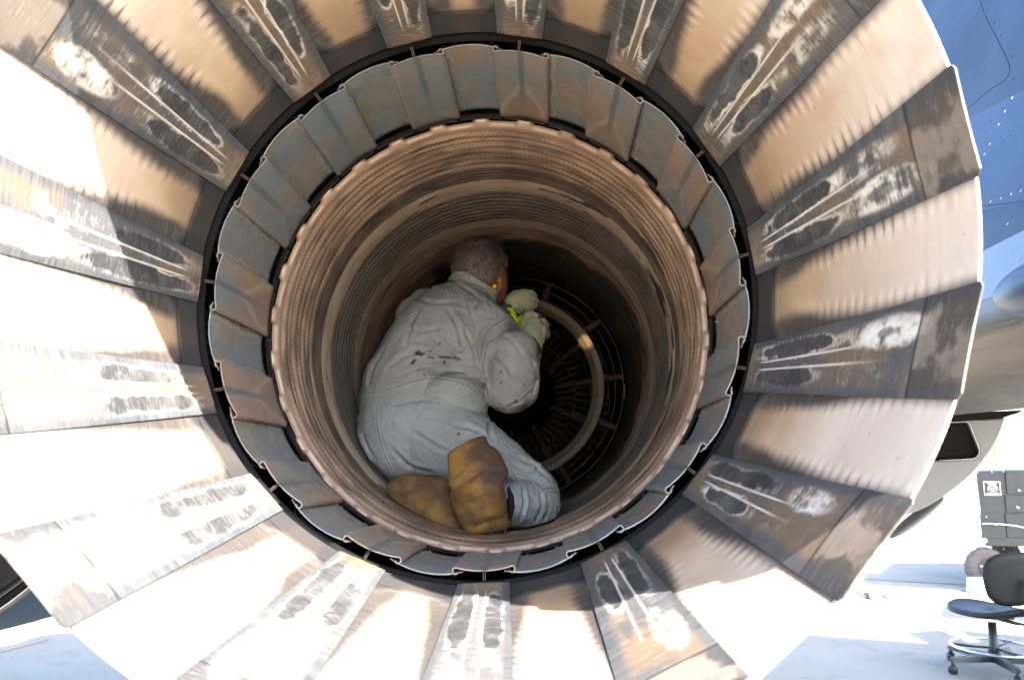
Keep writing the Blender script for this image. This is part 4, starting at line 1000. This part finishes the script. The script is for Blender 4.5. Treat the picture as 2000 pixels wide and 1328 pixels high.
# emblem plate: dark square in a silver frame with a horned M and two lines of small lettering
ex0, ex1, ez0, ez1 = gxx(1919, 940), gxx(1952, 940), gz(967), gz(940)
emc = ((ex0+ex1)/2, -.006, (ez0+ez1)/2); ew, eh = ex1-ex0, ez1-ez0
pt_ = box('emblem_plate', emc, (ew, .01, eh), M['chrome'], GC, bevel=.002)
box('field', (emc[0], -.0135, emc[2]), (ew*.90, .005, eh*.89), M['black'], pt_)
def em_poly(pts): extrude_poly('emblem', [(emc[0]+x*ew/2, -.0165, emc[2]+z*eh/2) for x, z in pts], (0, -.003, 0), M['chrome'], pt_)
em_poly([(-.58, .74), (-.2, .40), (0, .3), (.2, .40), (.58, .74), (.25, .72), (-.25, .72)])
em_poly([(-.6, -.18), (-.52, .28), (-.34, .28), (0, -.02), (.34, .28), (.52, .28), (.6, -.18), (.42, -.18), (.38, .08), (0, -.2), (-.38, .08), (-.42, -.18)])
for zc, w_ in ((-.36, .42), (-.66, .68)):
    for k in range(9): box('lettering', (emc[0]+ew/2*w_*(k-4)/4.4, -.0175, emc[2]+eh/2*zc), (ew*.028*w_/.5, .003, eh*.05), M['chrome'], pt_)
cab = spline([(1916, 1022), (1935, 1022), (1955, 1023), (1980, 1026), (2003, 1031), (2040, 1042)], 6)
tube('cable', [(gxx(*p), -.03, gz(p[1])) for p in cab], .0075, M['white'], GC)
tube('cable_clip', [(gxx(1936, 1022), -.05, gz(1022)), (gxx(1942, 1023), -.05, gz(1023))], .014, M['chrome'], GC)
def wheel(x, y, r=.222, w=.10):
    s = 48; vs, fs = [], []; prof = [(.52, -.5), (.80, -.56), (.95, -.46), (1.0, -.30), (1.0, .30), (.95, .46), (.80, .56), (.52, .5)]
    n = len(prof)
    for k in range(s):
        a = 2*math.pi*k/s; tr = .965 if k % 3 == 0 else 1
        for j, (q, h) in enumerate(prof):
            f_ = tr if 2 <= j <= 5 else 1; vs.append((x + r*q*f_*math.cos(a), y + w*h, r + r*q*f_*math.sin(a)))
    for k in range(s):
        for j in range(n-1): fs.append((k*n+j, ((k+1) % s)*n+j, ((k+1) % s)*n+j+1, k*n+j+1))
    t = mesh_obj('wheel', vs, fs, M['rubber'], GC, smooth=False)
    v, f_ = tube_data([(x, y - w*.42, r), (x, y+w*.42, r)], r*.53, 24); h = mesh_obj('hub', v, f_, M['hub'], t)
    v, f_ = tube_data([(x, y - w*.52, r), (x, y-w*.40, r)], r*.2, 12); mesh_obj('hub_cap', v, f_, M['hub'], t)
    for k in range(5):
        a = 2*math.pi*k/5 + .3; v, f_ = tube_data([(x+r*.34*math.cos(a), y-w*.50, r+r*.34*math.sin(a)), (x+r*.34*math.cos(a), y-w*.40, r+r*.34*math.sin(a))], .012, 6); mesh_obj('lug_nut', v, f_, M['brass'], t)
    return t
wx = gxx(1927, 1106)
wheel(wx, .02); wheel(wx+1.45, .02); wheel(wx+.85, 1.15); wheel(wx+2.3, 1.15)
box('axle', (wx+1.2, .58, .23), (1.5, .08, .08), M['black'], GC); box('axle_bracket', (wx+.02, .06, .44), (.16, .04, .04), M['steel'], GC, bevel=.004)
CK = atz(1935, 1160)
chock = empty('wheel_chock', (CK[0], CK[1], 0), 'small white wheel chock on the apron in front of the cart wheel', 'chock')
extrude_poly('wedge', [(-.16, 0, 0), (.20, 0, 0), (.20, 0, .13), (.08, 0, .15), (-.14, 0, .15)], (0, .18, 0), M['white'], chock, bevel=.006)
tube('rope_handle', [(.02, .05, .148), (.04, .09, .19), (.02, .13, .148)], .008, M['brass'], chock)
# rope with a clip lying on the apron, and scraps
rp = [atz(*p, .008) for p in spline([(1640, 1148), (1668, 1152), (1682, 1160), (1694, 1168), (1690, 1158), (1700, 1163), (1724, 1162), (1735, 1172), (1712, 1171), (1694, 1168)], 6)]
RO = empty('tie_rope', rp[0]*[1, 1, 0], 'thin rope with a dark clip lying on the bright apron', 'rope')
tube('rope', [p-rp[0]*[1, 1, 0] for p in rp], .008, plain('tan_rope', (.22, .15, .09), .9), RO, 6)
tube('clip', [atz(1693, 1153, .02)-rp[0]*[1, 1, 0], atz(1696, 1160, .03)-rp[0]*[1, 1, 0], atz(1698, 1167, .02)-rp[0]*[1, 1, 0]], [.012, .022, .016], M['cart'], RO, 8)
cord = [atz(*p, .006) for p in spline([(-60, 1285), (0, 1272), (40, 1262), (70, 1254), (95, 1246)], 6)]
CO = empty('ground_wire', cord[0]*[1, 1, 0], 'thin tan wire lying on the shaded apron at lower left', 'wire')
tube('wire', [p-cord[0]*[1, 1, 0] for p in cord], .006, plain('tan_wire', (.32, .26, .16), .7), CO, 6)
